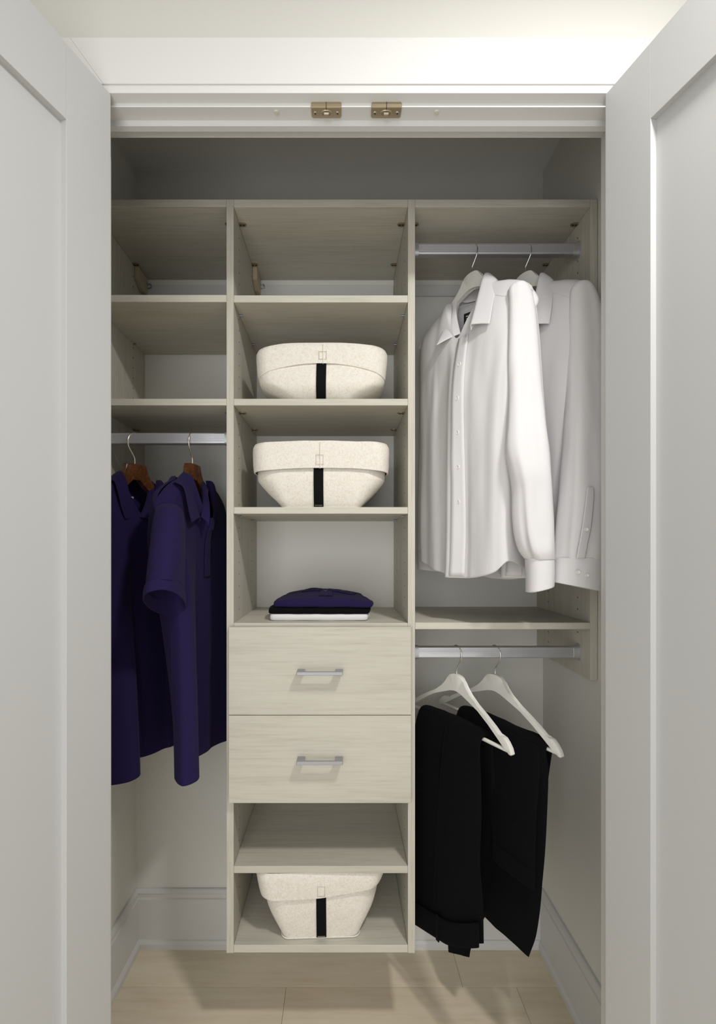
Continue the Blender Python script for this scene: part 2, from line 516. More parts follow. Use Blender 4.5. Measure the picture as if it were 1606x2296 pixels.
def cam_fitting(x, y, z, sg, shelf):
    """oval shelf fastener against an upright, under a shelf"""
    cx = x + sg * 0.0085
    q = [2 * math.pi * k / 20 for k in range(20)]
    b = MB()
    b.grid([[Vector((cx + rx * math.cos(t), y + ry * math.sin(t), z - h)) for t in q] for rx, ry, h in ((0.0115, 0.0085, 0), (0.0115, 0.0085, 0.0022), (0.0098, 0.007, 0.0032))], True, True, True)
    b.build('cam_fitting', M['bronze'], shelf, True, 30)
    b = MB()
    b.disc((cx + sg * 0.0045, y, z - 0.0030), (0, 0, -1), 0.0030, 0.0007, 12)
    b.box(cx - 0.0055 * 1 - (0.0015 if sg > 0 else -0.0065), cx - 0.0055 + (0.0035 if sg > 0 else 0.0115), y - 0.0028, y + 0.0028, z - 0.0037, z - 0.003)
    b.build('fitting_socket', M['dark'], shelf)

def shelf_pin(x, y, z, sg, shelf):
    b = MB(); b.tube([(x, y, z - 0.0026), (x + sg * 0.009, y, z - 0.0026)], 0.0026, 10); b.build('shelf_pin', M['zinc'], shelf, True, 40)

def shelf(bay, py0, py1, kind, y0=YP):
    xa, xb = PX[bay][1] + 0.0003, PX[bay + 1][0] - 0.0003
    b = MB(); b.box(xa, xb, y0, YB - 0.001, zf(py1), zf(py0), 0.0007)
    s = b.build('shelf', M['oakx'], org)
    if kind:
        for y in (1.369, 1.563):
            for x, sg in ((xa, 1), (xb, -1)):
                (cam_fitting if kind == 'cam' else shelf_pin)(x, y, zf(py1), sg, s)
    return s
for bay, lst in enumerate([
        [(447, 463, 'cam'), (661, 677, 'pin'), (894, 909, 'cam')],
        [(447, 464, 'cam'), (662, 678, 'pin'), (894, 909, 'cam'), (1137, 1152, 'pin'), (1397, 1412, 'cam'), (1942, 1958, 'cam'), (2119, 2136, None)],
        [(447, 464, 'cam'), (1396, 1411, 'cam')]]):
    for a, c, k in lst:
        shelf(bay, a, c, k)

# drawers with bar handles
YD = 1.281
SD = F / YD
for py0, py1, hy in ((1406, 1603.3, 1511), (1604.8, 1801, 1712)):
    z1, z0 = EYE + (VPY - py0) / SD, EYE + (VPY - py1) / SD
    b = MB(); b.box((512.5 - VPX) / SD, (922.5 - VPX) / SD, YD, YD + 0.0185, z0, z1, 0.001)
    d = b.build('drawer', M['oakx'], org)
    xa, xb = PX[1][1] + 0.013, PX[2][0] - 0.013
    b = MB()
    b.box(xa, xb, YP + 0.0, YP + 0.014, z0 + 0.02, z1 - 0.03)
    b.box(xa, xa + 0.013, YP + 0.014, 1.62, z0 + 0.02, z1 - 0.04)
    b.box(xb - 0.013, xb, YP + 0.014, 1.62, z0 + 0.02, z1 - 0.04)
    b.box(xa + 0.013, xb - 0.013, YP + 0.014, 1.62, z0 + 0.02, z0 + 0.032)
    b.box(xa + 0.013, xb - 0.013, 1.61, 1.62, z0 + 0.032, z1 - 0.04)
    b.build('drawer_box', M['oakx'], d)
    YH = 1.247
    zc = EYE + (VPY - hy) / F * YH
    hx0, hx1 = (665 - VPX) / F * YH, (769 - VPX) / F * YH
    b = MB()
    t = 0.0185
    out = [(hx0, YD), (hx0, YH + 0.001), (hx0 + 0.001, YH), (hx1 - 0.001, YH), (hx1, YH + 0.001), (hx1, YD), (hx1 - t, YD), (hx1 - t, YH + 0.0135), (hx1 - t - 0.002, YH + 0.0095), (hx1 - t - 0.006, YH + 0.008), (hx0 + t + 0.006, YH + 0.008), (hx0 + t + 0.002, YH + 0.0095), (hx0 + t, YH + 0.0135), (hx0 + t, YD)]
    b.prism(out, 'z', zc - 0.0042, zc + 0.0042, 0.0008)
    b.build('handle', M['nickel'], d)

# hanging rods: fluted aluminium bars in end sockets
def rod(bay, zc):
    xa, xb = PX[bay][1], PX[bay + 1][0]
    yc, hy, hz = 1.366, 0.0115, 0.0155
    pts = []
    def arc(cy, cz, r, a0, a1, n=5):
        for k in range(n):
            a = math.radians(a0 + (a1 - a0) * k / (n - 1)); pts.append((cy + r * math.cos(a), cz + r * math.sin(a)))
    r = 0.0045
    arc(yc + hy - r, zc + hz - r, r, 0, 90); arc(yc - hy + r, zc + hz - r, r, 90, 180)
    nz_ = 9
    for k in range(1, nz_):
        z = zc + hz - r - (2 * hz - 2 * r) * k / nz_
        pts += [(yc - hy, z + 0.0004), (yc - hy + 0.0004, z), (yc - hy, z - 0.0004)]
    arc(yc - hy + r, zc - hz + r, r, 180, 270); arc(yc + hy - r, zc - hz + r, r, 270, 360)
    b = MB(); b.prism(pts, 'x', xa + 0.004, xb - 0.004)
    rd = b.build('hanging_rod', M['alu'], org)
    for x, sg in ((xa, 1), (xb, -1)):
        b = MB()
        q = [2 * math.pi * k / 28 for k in range(28)]
        def ring(sy, sz, xx):
            return [Vector((xx, yc + sy * math.copysign(abs(math.cos(t)) ** 0.6, math.cos(t)), zc + sz * math.copysign(abs(math.sin(t)) ** 0.6, math.sin(t)))) for t in q]
        b.grid([ring(0.0175, 0.0225, x), ring(0.0175, 0.0225, x + sg * 0.0035), ring(0.0150, 0.0190, x + sg * 0.0045), ring(0.0140, 0.0180, x + sg * 0.018), ring(0.0118, 0.0158, x + sg * 0.0182)], True, True, True)
        b.build('rod_socket', M['alu'], rd, True, 35)
    return rd
rod(0, 1.6237); rod(2, 2.143); rod(2, 1.0375)
ROD_TOP = {'left': 1.6237 + 0.0155, 'high': 2.143 + 0.0155, 'low': 1.0375 + 0.0155}

# beige bracket covers at the tops of two uprights, white mounting rail along the wall
for X in (PX[0][1], PX[1][1]):
    b = MB()
    b.prism([(1.572, 2.2165), (1.572, 2.176), (1.610, 2.158), (1.640, 2.160), (1.643, 2.166), (1.643, 2.2165)], 'x', X + 0.0002, X + 0.0150, 0.0025, 2)
    c = b.build('bracket_cover', M['beige'], org)
    c['label'] = 'beige plastic bracket cover'
    b = MB(); b.tube(spline([(X + 0.015, 1.640, 2.196), (X + 0.024, 1.641, 2.197), (X + 0.027, 1.642, 2.188), (X + 0.016, 1.643, 2.184)], 14), 0.0016, 8)
    b.build('bracket_hook', M['zinc'], c, True)
ZR0, ZR1 = EYE + (VPY - 664) / F * 1.65, EYE + (VPY - 640) / F * 1.65
for k in range(3):
    b = MB(); b.box(PX[k][1] + 0.001, PX[k + 1][0] - 0.001, 1.647, YB - 0.0005, ZR0, ZR1, 0.001); b.build('mounting_rail', M['trim'], org)

# ------------------------------------------------------------------ felt baskets
def rrect(cx, cy, a, bb, r, z, n=96):
    """rounded rectangle ring starting at the front centre"""
    out = []
    per = []
    r = min(r, a * 0.98, bb * 0.98)
    segs = [('l', (cx, cy - bb), (cx + a - r, cy - bb)), ('c', (cx + a - r, cy - bb + r), -90, 0), ('l', (cx + a, cy - bb + r), (cx + a, cy + bb - r)), ('c', (cx + a - r, cy + bb - r), 0, 90),
            ('l', (cx + a - r, cy + bb), (cx - a + r, cy + bb)), ('c', (cx - a + r, cy + bb - r), 90, 180), ('l', (cx - a, cy + bb - r), (cx - a, cy - bb + r)), ('c', (cx - a + r, cy - bb + r), 180, 270), ('l', (cx - a + r, cy - bb), (cx, cy - bb))]
    ks = [12, 10, 14, 10, 22, 10, 14, 10, 12]
    for s, k in zip(segs, ks):
        for i in range(k):
            f = i / k
            if s[0] == 'l':
                out.append(Vector((s[1][0] + (s[2][0] - s[1][0]) * f, s[1][1] + (s[2][1] - s[1][1]) * f, z)))
            else:
                a_ = math.radians(s[2] + (s[3] - s[2]) * f)
                out.append(Vector((s[1][0] + r * math.cos(a_), s[1][1] + r * math.sin(a_), z)))
    return out

def basket(label, cx, cy, z, body, cuff, cuff_drop, rim_arch, strap_x, seam_box, rot=0.0, seed=0.0, seam=True, belly=0.0):
    """body: list of (height, half width, half depth, corner radius); cuff: (bottom, top, half width bottom, half width top, half depth)"""
    t = thing('felt_basket', (cx, cy, z), label, 'basket', 'felt storage baskets')
    R = Matrix.Rotation(rot, 3, 'Z'); C = Vector((cx, cy, z))
    def put(mb):
        for v in mb.bm.verts:
            v.co = R @ (v.co - C) + C
    c0, c1, w0, w1, dp, yoff = cuff
    mb = MB()
    rows = []
    for i, (h, a, d, r) in enumerate(body):
        rg = rrect(cx, cy, a, d, r, z + h)
        rows.append(rg)
    K = len(rows)
    fine = [[cr([rows[k][j] for k in range(K)], (K - 1) * q / 29) for j in range(len(rows[0]))] for q in range(30)]
    inner = [[C + (p - C) * 0.93 + Vector((0, 0, 0.006 if q == 0 else 0)) for p in fine[29 - q]] for q in range(0, 30)]
    for rg in fine:
        for p in rg:
            if p.y < cy:
                u = (p.x - cx) / w0
                p.y -= belly * (1 - min(1, u * u)) * math.sin(math.pi * min(1, max(0, (p.z - z) / c0)))
    mb.grid(fine + inner, True, True, True)
    put(mb)
    body_o = mb.build('body', M['felt'], t, True, 60)
    wrinkle(body_o, 0.0016, (16, 16, 16), seed)
    # folded-over cuff: up the outside, over the rim, down the inside
    def fall(x, a): return min(1.0, abs(x - cx) / a) ** 2.2
    ring0 = rrect(cx, cy, 1, 1, 0.3, 0)
    n = len(ring0)
    secs = []
    steps = [(0, 0.0, 0.0), (0.0, 0.0, 0.003), (0.25, 0, 0.004), (0.5, 0, 0.004), (0.75, 0, 0.004), (0.93, 0, 0.003), (1.0, 0.004, -0.001), (1.0, 0.004, -0.006), (0.93, 0, -0.010), (0.6, 0, -0.010), (0.2, 0, -0.009)]
    for f, up, off in steps:
        a = w0 + (w1 - w0) * f
        rg = rrect(cx, cy + yoff, a + off, dp + off, 0.042, 0)
        out = []
        for p in rg:
            dr = fall(p.x, a)
            drop = cuff_drop * dr
            if isinstance(rim_arch, (tuple, list)):
                pass
            zz = z + (c0 - drop) * (1 - f) + (c1 - rim_arch * dr) * f + up
            side = 0.5 + 0.5 * max(-1, min(1, (p.x - cx) / a))
            zz += seam_box[3] * (side - 0.5) * (1 - f)
            out.append(Vector((p.x, p.y, zz)))
        secs.append(out)
    mb = MB()
    mb.grid(secs, True, False, False)
    vs = mb.bm.verts
    put(mb)
    co = mb.build('cuff', M['felt'], t, True, 60)
    wrinkle(co, 0.0018, (13, 13, 13), seed + 3)
    # strap
    yf = [min(p.y for p in rg) for rg in fine]
    hs = [rg[0].z for rg in fine]
    def front_y(h):
        for k in range(29):
            if hs[k] <= h <= hs[k + 1] + 1e-6:
                f = (h - hs[k]) / max(1e-6, hs[k + 1] - hs[k])
                return yf[k] + (yf[k + 1] - yf[k]) * f
        return yf[-1]
    sw = 0.0130
    x0, x1 = strap_x
    rowsO, rowsI = [], []
    for k in range(17):
        f = k / 16
        h = z + 0.004 + (c0 + 0.015 - 0.004) * f
        xx = x0 + (x1 - x0) * f
        y = front_y(h) - 0.0028
        rowsO.append([Vector((xx - sw, y + 0.0020, h)), Vector((xx - sw, y - 0.0005, h)), Vector((xx + sw, y - 0.0005, h)), Vector((xx + sw, y + 0.0020, h))])
    mb = MB(); mb.grid(rowsO, True, True, True); put(mb)
    so = mb.build('strap', M['strap'], t)
    mb = MB()
    for k in range(8):
        xx = x0 - sw + 0.003 + 0.0026 * k
        h = z + 0.0075
        mb.box(xx, xx + 0.0016, front_y(h) - 0.0043, front_y(h) - 0.0030, h - 0.0004, h + 0.0004)
    put(mb)
    mb.build('strap_stitching', M['cream_thread'], so)['kind'] = 'stuff'
    # stitched square and centre seam on the cuff
    sx, sz0, sz1, _ = seam_box
    yc = cy + yoff - dp - 0.0060
    mb = MB()
    nst = 9
    for k in range(nst):
        f = k / (nst - 1)
        zz = z + sz0 + (sz1 - sz0) * f
        for xx in (sx - 0.0105, sx + 0.0085):
            mb.box(xx - 0.0003, xx + 0.0003, yc, yc + 0.004, zz - 0.0005, zz + 0.0005)
    for k in range(8):
        xx = sx - 0.0105 + 0.019 * k / 7
        for zz in (z + sz0, z + sz1):
            mb.box(xx - 0.0005, xx + 0.0005, yc, yc + 0.004, zz - 0.0003, zz + 0.0003)
    put(mb)
    mb.build('stitching', M['thread'], co)['kind'] = 'stuff'
    if seam:
        mb = MB(); mb.box(sx - 0.001, sx + 0.0006, yc + 0.0006, yc + 0.004, z + c0 - 0.002, z + c1 - 0.001); put(mb)
        mb.build('seam', M['cream_thread'], co)
    # welted seam round the base
    rg = rrect(cx, cy, body[0][1] + 0.002, body[0][2] + 0.002, body[0][3], z + 0.0022)
    mb = MB(); mb.tube(rg + [rg[0]], 0.0020, 6, False); put(mb)
    mb.build('base_seam', M['felt'], t, True)
    return t

Z1 = zf(894); Z2 = zf(1137); Z3 = zf(2119)
basket('squat felt basket with a drooping cuff, on the shelf above the other baskets', -0.054, 1.463, Z1 + 0.0005,
       [(0.0, 0.088, 0.120, 0.03), (0.016, 0.112, 0.132, 0.04), (0.034, 0.146, 0.142, 0.045), (0.054, 0.170, 0.145, 0.043), (0.10, 0.1735, 0.144, 0.043), (0.125, 0.172, 0.139, 0.043)],
       (0.098, 0.150, 0.170, 0.176, 0.146, 0.0), 0.033, 0.013, (-0.055, -0.053), (-0.049, 0.108, 0.128, 0.0), 0.0, 1.0, True, 0.006)
basket('felt basket with the tallest straight cuff, on the shelf above the folded clothes', -0.056, 1.464, Z2 + 0.0005,
       [(0.0, 0.104, 0.122, 0.02), (0.02, 0.122, 0.128, 0.03), (0.045, 0.147, 0.134, 0.045), (0.070, 0.171, 0.138, 0.055), (0.083, 0.176, 0.139, 0.055), (0.12, 0.176, 0.138, 0.055), (0.15, 0.175, 0.136, 0.055)],
       (0.105, 0.174, 0.180, 0.183, 0.146, 0.0), 0.009, 0.006, (-0.0615, -0.0615), (-0.057, 0.114, 0.139, 0.0), 0.0, 5.0, True, 0.003)
basket('felt basket in the lowest compartment under the empty shelf', -0.060, 1.452, Z3 + 0.0005,
       [(0.0, 0.103, 0.128, 0.02), (0.03, 0.119, 0.132, 0.03), (0.065, 0.137, 0.136, 0.04), (0.095, 0.150, 0.139, 0.05), (0.118, 0.156, 0.14, 0.055), (0.15, 0.160, 0.138, 0.055)],
       (0.121, 0.1815, 0.159, 0.172, 0.147, 0.0), -0.012, 0.0, (-0.058, -0.059), (-0.0575, 0.127, 0.152, 0.028), math.radians(2.0), 9.0, False, 0.004)

# ------------------------------------------------------------------ frames of the hanging things
class Frame:
    def __init__(self, cx, cy, deg, side):
        """side +1: near end to the right of the picture, front face looks left; -1 mirrored"""
        a = math.radians(deg)
        self.c = Vector((cx, cy, 0))
        self.w = Vector((side * math.cos(a), -math.sin(a), 0))       # towards the near end
        self.v = Vector((-side * math.sin(a), -math.cos(a), 0))      # front of the garment
    def p(self, w, v, z):
        return self.c + self.w * w + self.v * v + Vector((0, 0, z))

def hook_path(fr, zn, k=1.0):
    P = [(0, -0.008), (0, 0.014), (0.009, 0.029), (0.018, 0.044), (0.019, 0.060), (0.011, 0.074), (-0.002, 0.079), (-0.014, 0.0735), (-0.0185, 0.064)]
    return [fr.p(w * k, 0, zn + z * k) for w, z in P]

def white_hanger(fr, zn, label, hw=0.215, bar=True, group='white wooden hangers'):
    t = thing('clothes_hanger', fr.p(0, 0, zn), label, 'hanger', group)
    half = [(0.0, 0.000), (0.014, -0.0015), (0.025, -0.007), (0.032, -0.018), (0.040, -0.036), (0.056, -0.056), (0.084, -0.077), (0.115, -0.097), (0.150, -0.121), (0.168, -0.134), (0.172, -0.139), (0.177, -0.1395), (0.183, -0.137), (0.190, -0.1385), (0.200, -0.148), (0.210, -0.162), (0.215, -0.177), (0.2125, -0.181), (0.206, -0.181)]
    low = [(0.190, -0.170), (0.165, -0.150), (0.130, -0.122), (0.09, -0.094), (0.05, -0.075), (0.022, -0.062), (0.006, -0.055)]
    k = hw / 0.215
    right = [(w * k, z * 0.79) for w, z in half + low]
    pts = right + [(-w, z) for w, z in reversed(right) if abs(w) > 1e-6]
    # outline runs: top centre -> near tip -> underside -> far tip -> back
    mb = MB()
    n = len(pts)
    A, B = [], []
    for w, z in pts:
        bow = 0.012 * (w / hw) ** 2
        A.append(mb.bm.verts.new(fr.p(w, bow - 0.0065, zn + z)))
        B.append(mb.bm.verts.new(fr.p(w, bow + 0.0065, zn + z)))
    fa = mb.bm.faces.new(A); fb = mb.bm.faces.new(B[::-1])
    for i in range(n):
        mb.bm.faces.new((A[i], B[i], B[(i + 1) % n], A[(i + 1) % n]))
    es = list(fa.edges) + list(fb.edges)
    bmesh.ops.bevel(mb.bm, geom=es, offset=0.0022, segments=2, affect='EDGES', profile=0.6)
    bmesh.ops.triangulate(mb.bm, faces=[f for f in mb.bm.faces if len(f.verts) > 8])
    mb.build('frame', M['hanger_white'], t, True, 35)
    mb = MB(); mb.tube(spline(hook_path(fr, zn), 40), 0.0016, 10); mb.build('hook', M['chrome'], t, True)
    if bar:
        mb = MB(); w = hw * 0.93
        mb.tube([fr.p(-w, 0.010, zn - 0.138), fr.p(w, 0.010, zn - 0.138)], 0.0048, 12)
        mb.build('trouser_bar', M['hanger_white'], t, True, 40)
    return t

def wood_hanger(fr, zn, label):
    t = thing('clothes_hanger', fr.p(0, 0, zn), label, 'hanger', 'dark wooden hangers')
    half = [(0.0, 0.0), (0.029, -0.001), (0.0315, -0.004), (0.036, -0.022), (0.046, -0.046), (0.062, -0.064), (0.10, -0.086), (0.14, -0.106), (0.160, -0.119), (0.164, -0.126)]
    low = [(0.162, -0.135), (0.14, -0.128), (0.10, -0.112), (0.062, -0.094), (0.030, -0.062), (0.012, -0.042)]
    right = half + low
    pts = right + [(-w, z) for w, z in reversed(right) if abs(w) > 1e-6]
    mb = MB()
    A, B = [], []
    for w, z in pts:
        bow = 0.018 * (w / 0.19) ** 2
        th = 0.009 + 0.008 * smoothstep(0.03, 0.19, abs(w))
        A.append(mb.bm.verts.new(fr.p(w, bow - th, zn + z)))
        B.append(mb.bm.verts.new(fr.p(w, bow + th, zn + z)))
    n = len(pts)
    fa = mb.bm.faces.new(A); fb = mb.bm.faces.new(B[::-1])
    for i in range(n):
        mb.bm.faces.new((A[i], B[i], B[(i + 1) % n], A[(i + 1) % n]))
    bmesh.ops.bevel(mb.bm, geom=list(fa.edges) + list(fb.edges), offset=0.002, segments=2, affect='EDGES', profile=0.6)
    bmesh.ops.triangulate(mb.bm, faces=[f for f in mb.bm.faces if len(f.verts) > 8])
    mb.build('frame', M['walnut'], t, True, 35)
    mb = MB(); mb.tube(spline(hook_path(fr, zn, 1.10), 40), 0.0019, 10); mb.build('hook', M['champagne'], t, True)
    return t

FS1 = Frame(0.360, 1.366, 59, 1)       # near white shirt
FS2 = Frame(0.507, 1.366, 59, 1)       # white shirt behind it
FT1 = Frame(0.318, 1.366, 63, 1)       # near trousers
FT2 = Frame(0.424, 1.366, 63, 1)       # trousers behind
FP1 = Frame(-0.570, 1.366, 60, -1)     # polo by the left wall
FP2 = Frame(-0.411, 1.366, 80, -1)     # polo by the drawers
ZH = ROD_TOP['high'] - 0.0768
ZL = ROD_TOP['low'] - 0.0768
ZP = ROD_TOP['left'] - 0.0848
white_hanger(FS1, ZH, 'white hanger on the upper rod inside the near white shirt with the black label', 0.205, False)
white_hanger(FS2, ZH, 'white hanger on the upper rod inside the white shirt nearest the right wall', 0.205, False)
white_hanger(FT1, ZL, 'white hanger holding black trousers on the lower rod, the one nearest the drawers')
white_hanger(FT2, ZL, 'white hanger holding black trousers on the lower rod, the one nearest the right wall', 0.228)
wood_hanger(FP1, ZP, 'dark wooden hanger inside the navy polo nearest the left wall')
wood_hanger(FP2, ZP, 'dark wooden hanger inside the navy polo nearest the drawers')

# ------------------------------------------------------------------ garments
def body_mesh(fr, fcols, rows, back_v, mat, parent, R=110, N=200, wr=0.002, seed=0.0, name='body', sc=(14, 14, 3), top=None):
    """rows: dicts with W (near half width, far half width), v (front offsets per column), z (per column), zb (back z per column), bv (back depth)"""
    ctrl = []
    m = len(fcols)
    for r in rows:
        ring = []
        wn, wf = r['W']
        sh = r.get('shift', 0.0)
        zz = r['z'] if isinstance(r['z'], (list, tuple)) else [r['z']] * m
        zb = r.get('zb', zz)
        zb = zb if isinstance(zb, (list, tuple)) else [zb] * m
        for f, v, z in zip(fcols, r['v'], zz):
            ring.append(fr.p((wn if f > 0 else wf) * f + sh, v, z))
        for k in range(m - 2, 0, -1):
            f = fcols[k]
            bv = r['bv'][k] if isinstance(r['bv'], (list, tuple)) else -r['bv'] * math.sqrt(max(0, 1 - f ** 4))
            ring.append(fr.p((wn if f > 0 else wf) * f + sh, bv, zb[k]))
        ctrl.append(ring)
    mb = MB()
    mb.grid(surf(ctrl, R, N, True), True)
    o = mb.build(name, mat, parent, True)
    wrinkle(o, wr, sc, seed, (top, 0.15) if top else None)
    solidify(o, 0.0011)
    return o

def collar_mesh(pairs, mat, parent, puff=0.006, stand=0.036, centre=None, thick=0.0016, N=90, R=18, name='collar'):
    """pairs: (fold line point, leaf edge point) from the near front corner round the back to the far front corner"""
    ctrl = []
    for ip, (Fp, Ep) in enumerate(pairs):
        st = stand * (0.35 if ip in (0, len(pairs) - 1) else 1.0)
        Fp, Ep = Vector(Fp), Vector(Ep)
        inw = (centre - Fp); inw.z = 0
        inw = inw.normalized() if inw.length > 1e-6 else Vector((0, 0, 0))
        out = (Ep - Fp); out.z = 0
        out = out.normalized() if out.length > 1e-6 else -inw
        ctrl.append([Fp + inw * 0.004 - Vector((0, 0, st)), Fp + inw * 0.003 - Vector((0, 0, st * 0.4)), Fp, Fp + (Ep - Fp) * 0.30 + out * puff * 0.8, Fp + (Ep - Fp) * 0.66 + out * puff * 0.7, Ep])
    T = [[ctrl[i][k] for i in range(len(ctrl))] for k in range(6)]
    mb = MB(); mb.grid(surf(T, R, N, False))
    o = mb.build(name, mat, parent, True)
    solidify(o, thick, 0.0)
    return o

def tube_mesh(rings, mat, parent, name, R=80, N=72, wr=0.0015, seed=0.0, folds=None, thick=0.0011, cap=False, sc=(18, 18, 4)):
    """rings: (centre point, half extent along axis a, half extent along axis b, a, b, tilt vector along a, along b)"""
    ctrl = []
    n = 20
    for i, (c, ha, hb, a, b_, ta, tb) in enumerate(rings):
        ring = []
        for k in range(n):
            t = 2 * math.pi * k / n
            e = 0.85
            ca = math.copysign(abs(math.cos(t)) ** e, math.cos(t)); sa = math.copysign(abs(math.sin(t)) ** e, math.sin(t))
            rr = 1.0
            if folds:
                for (kk, amp, ph, tw) in folds:
                    rr += amp * smoothstep(0, 2.5, i) * math.cos(kk * t + ph + tw * i)
            ring.append(Vector(c) + a * (ha * ca * rr) + b_ * (hb * sa * rr) + Vector((0, 0, ta * ca + tb * sa)))
        ctrl.append(ring)
    mb = MB(); mb.grid(surf(ctrl, R, N, True), True, cap, False)
    o = mb.build(name, mat, parent, True)
    wrinkle(o, wr, sc, seed)
    if thick: solidify(o, thick)
    return o

XA, YA = Vector((1, 0, 0)), Vector((0, 1, 0))

def px_rings(tab, flat=0.042, tiltx=0.0, ax=XA, by=YA):
    """table of (py, left px, right px, depth) -> ring list, for a tube hanging there"""
    out = []
    for row in tab:
        py, xl, xr, Y = row[:4]
        fl = row[4] if len(row) > 4 else flat
        ta = row[5] if len(row) > 5 else 0.0
        tb = row[6] if len(row) > 6 else 0.0
        c = at((xl + xr) / 2, py, Y)
        out.append((c, (xr - xl) / 2 / F * Y, fl, ax, by, ta, tb))
    return out

def button(c, nrm, r, mat, parent, name='button'):
    nrm = Vector(nrm).normalized()
    mb = MB()
    up = Vector((0, 0, 1)); a = nrm.cross(up).normalized(); b_ = nrm.cross(a)
    q = [2 * math.pi * k / 16 for k in range(16)]
    c = Vector(c)
    def ring(rr, h): return [c + nrm * h + (a * math.cos(t) + b_ * math.sin(t)) * rr for t in q]
    mb.grid([ring(r, 0.0), ring(r, 0.0014), ring(r * 0.86, 0.0021), ring(r * 0.66, 0.0014), ring(r * 0.3, 0.0013)], True, True, True)
    return mb.build(name, mat, parent, True, 35)

def front_probe(o, fr, w, z):
    """front-face point of a body mesh nearest (w, z)"""
    best = None
    for v in o.data.vertices:
        d = v.co - fr.c
        vv = d.dot(fr.v)
        e = (d.dot(fr.w) - w) ** 2 + (v.co.z - z) ** 2 - (0.0004 * 1 if vv > 0.02 else -0.01)
        if best is None or e < best[0]:
            best = (e, vv)
    return best[1]

def strip_on(o, fr, w_of, z0, z1, half, lift, mat, parent, name, n=40, thick=0.0012, cols=5):
    """band lying on the front of a garment body"""
    rows = []
    for k in range(n):
        z = z0 + (z1 - z0) * k / (n - 1)
        w = w_of(z)
        rows.append([(w + half * (2 * j / (cols - 1) - 1), z) for j in range(cols)])
    pts = []
    for r in rows:
        pts.append([fr.p(w, front_probe(o, fr, w, z) + lift, z) for w, z in r])
    # smooth the probe noise
    for _ in range(2):
        q = [[p.copy() for p in r] for r in pts]
        for i in range(1, n - 1):
            for j in range(cols):
                q[i][j] = (pts[i - 1][j] + pts[i][j] * 2 + pts[i + 1][j]) / 4
        pts = q
    mb = MB(); mb.grid(pts)
    s = mb.build(name, mat, parent, True)
    solidify(s, thick, 0.0)
    return s, pts

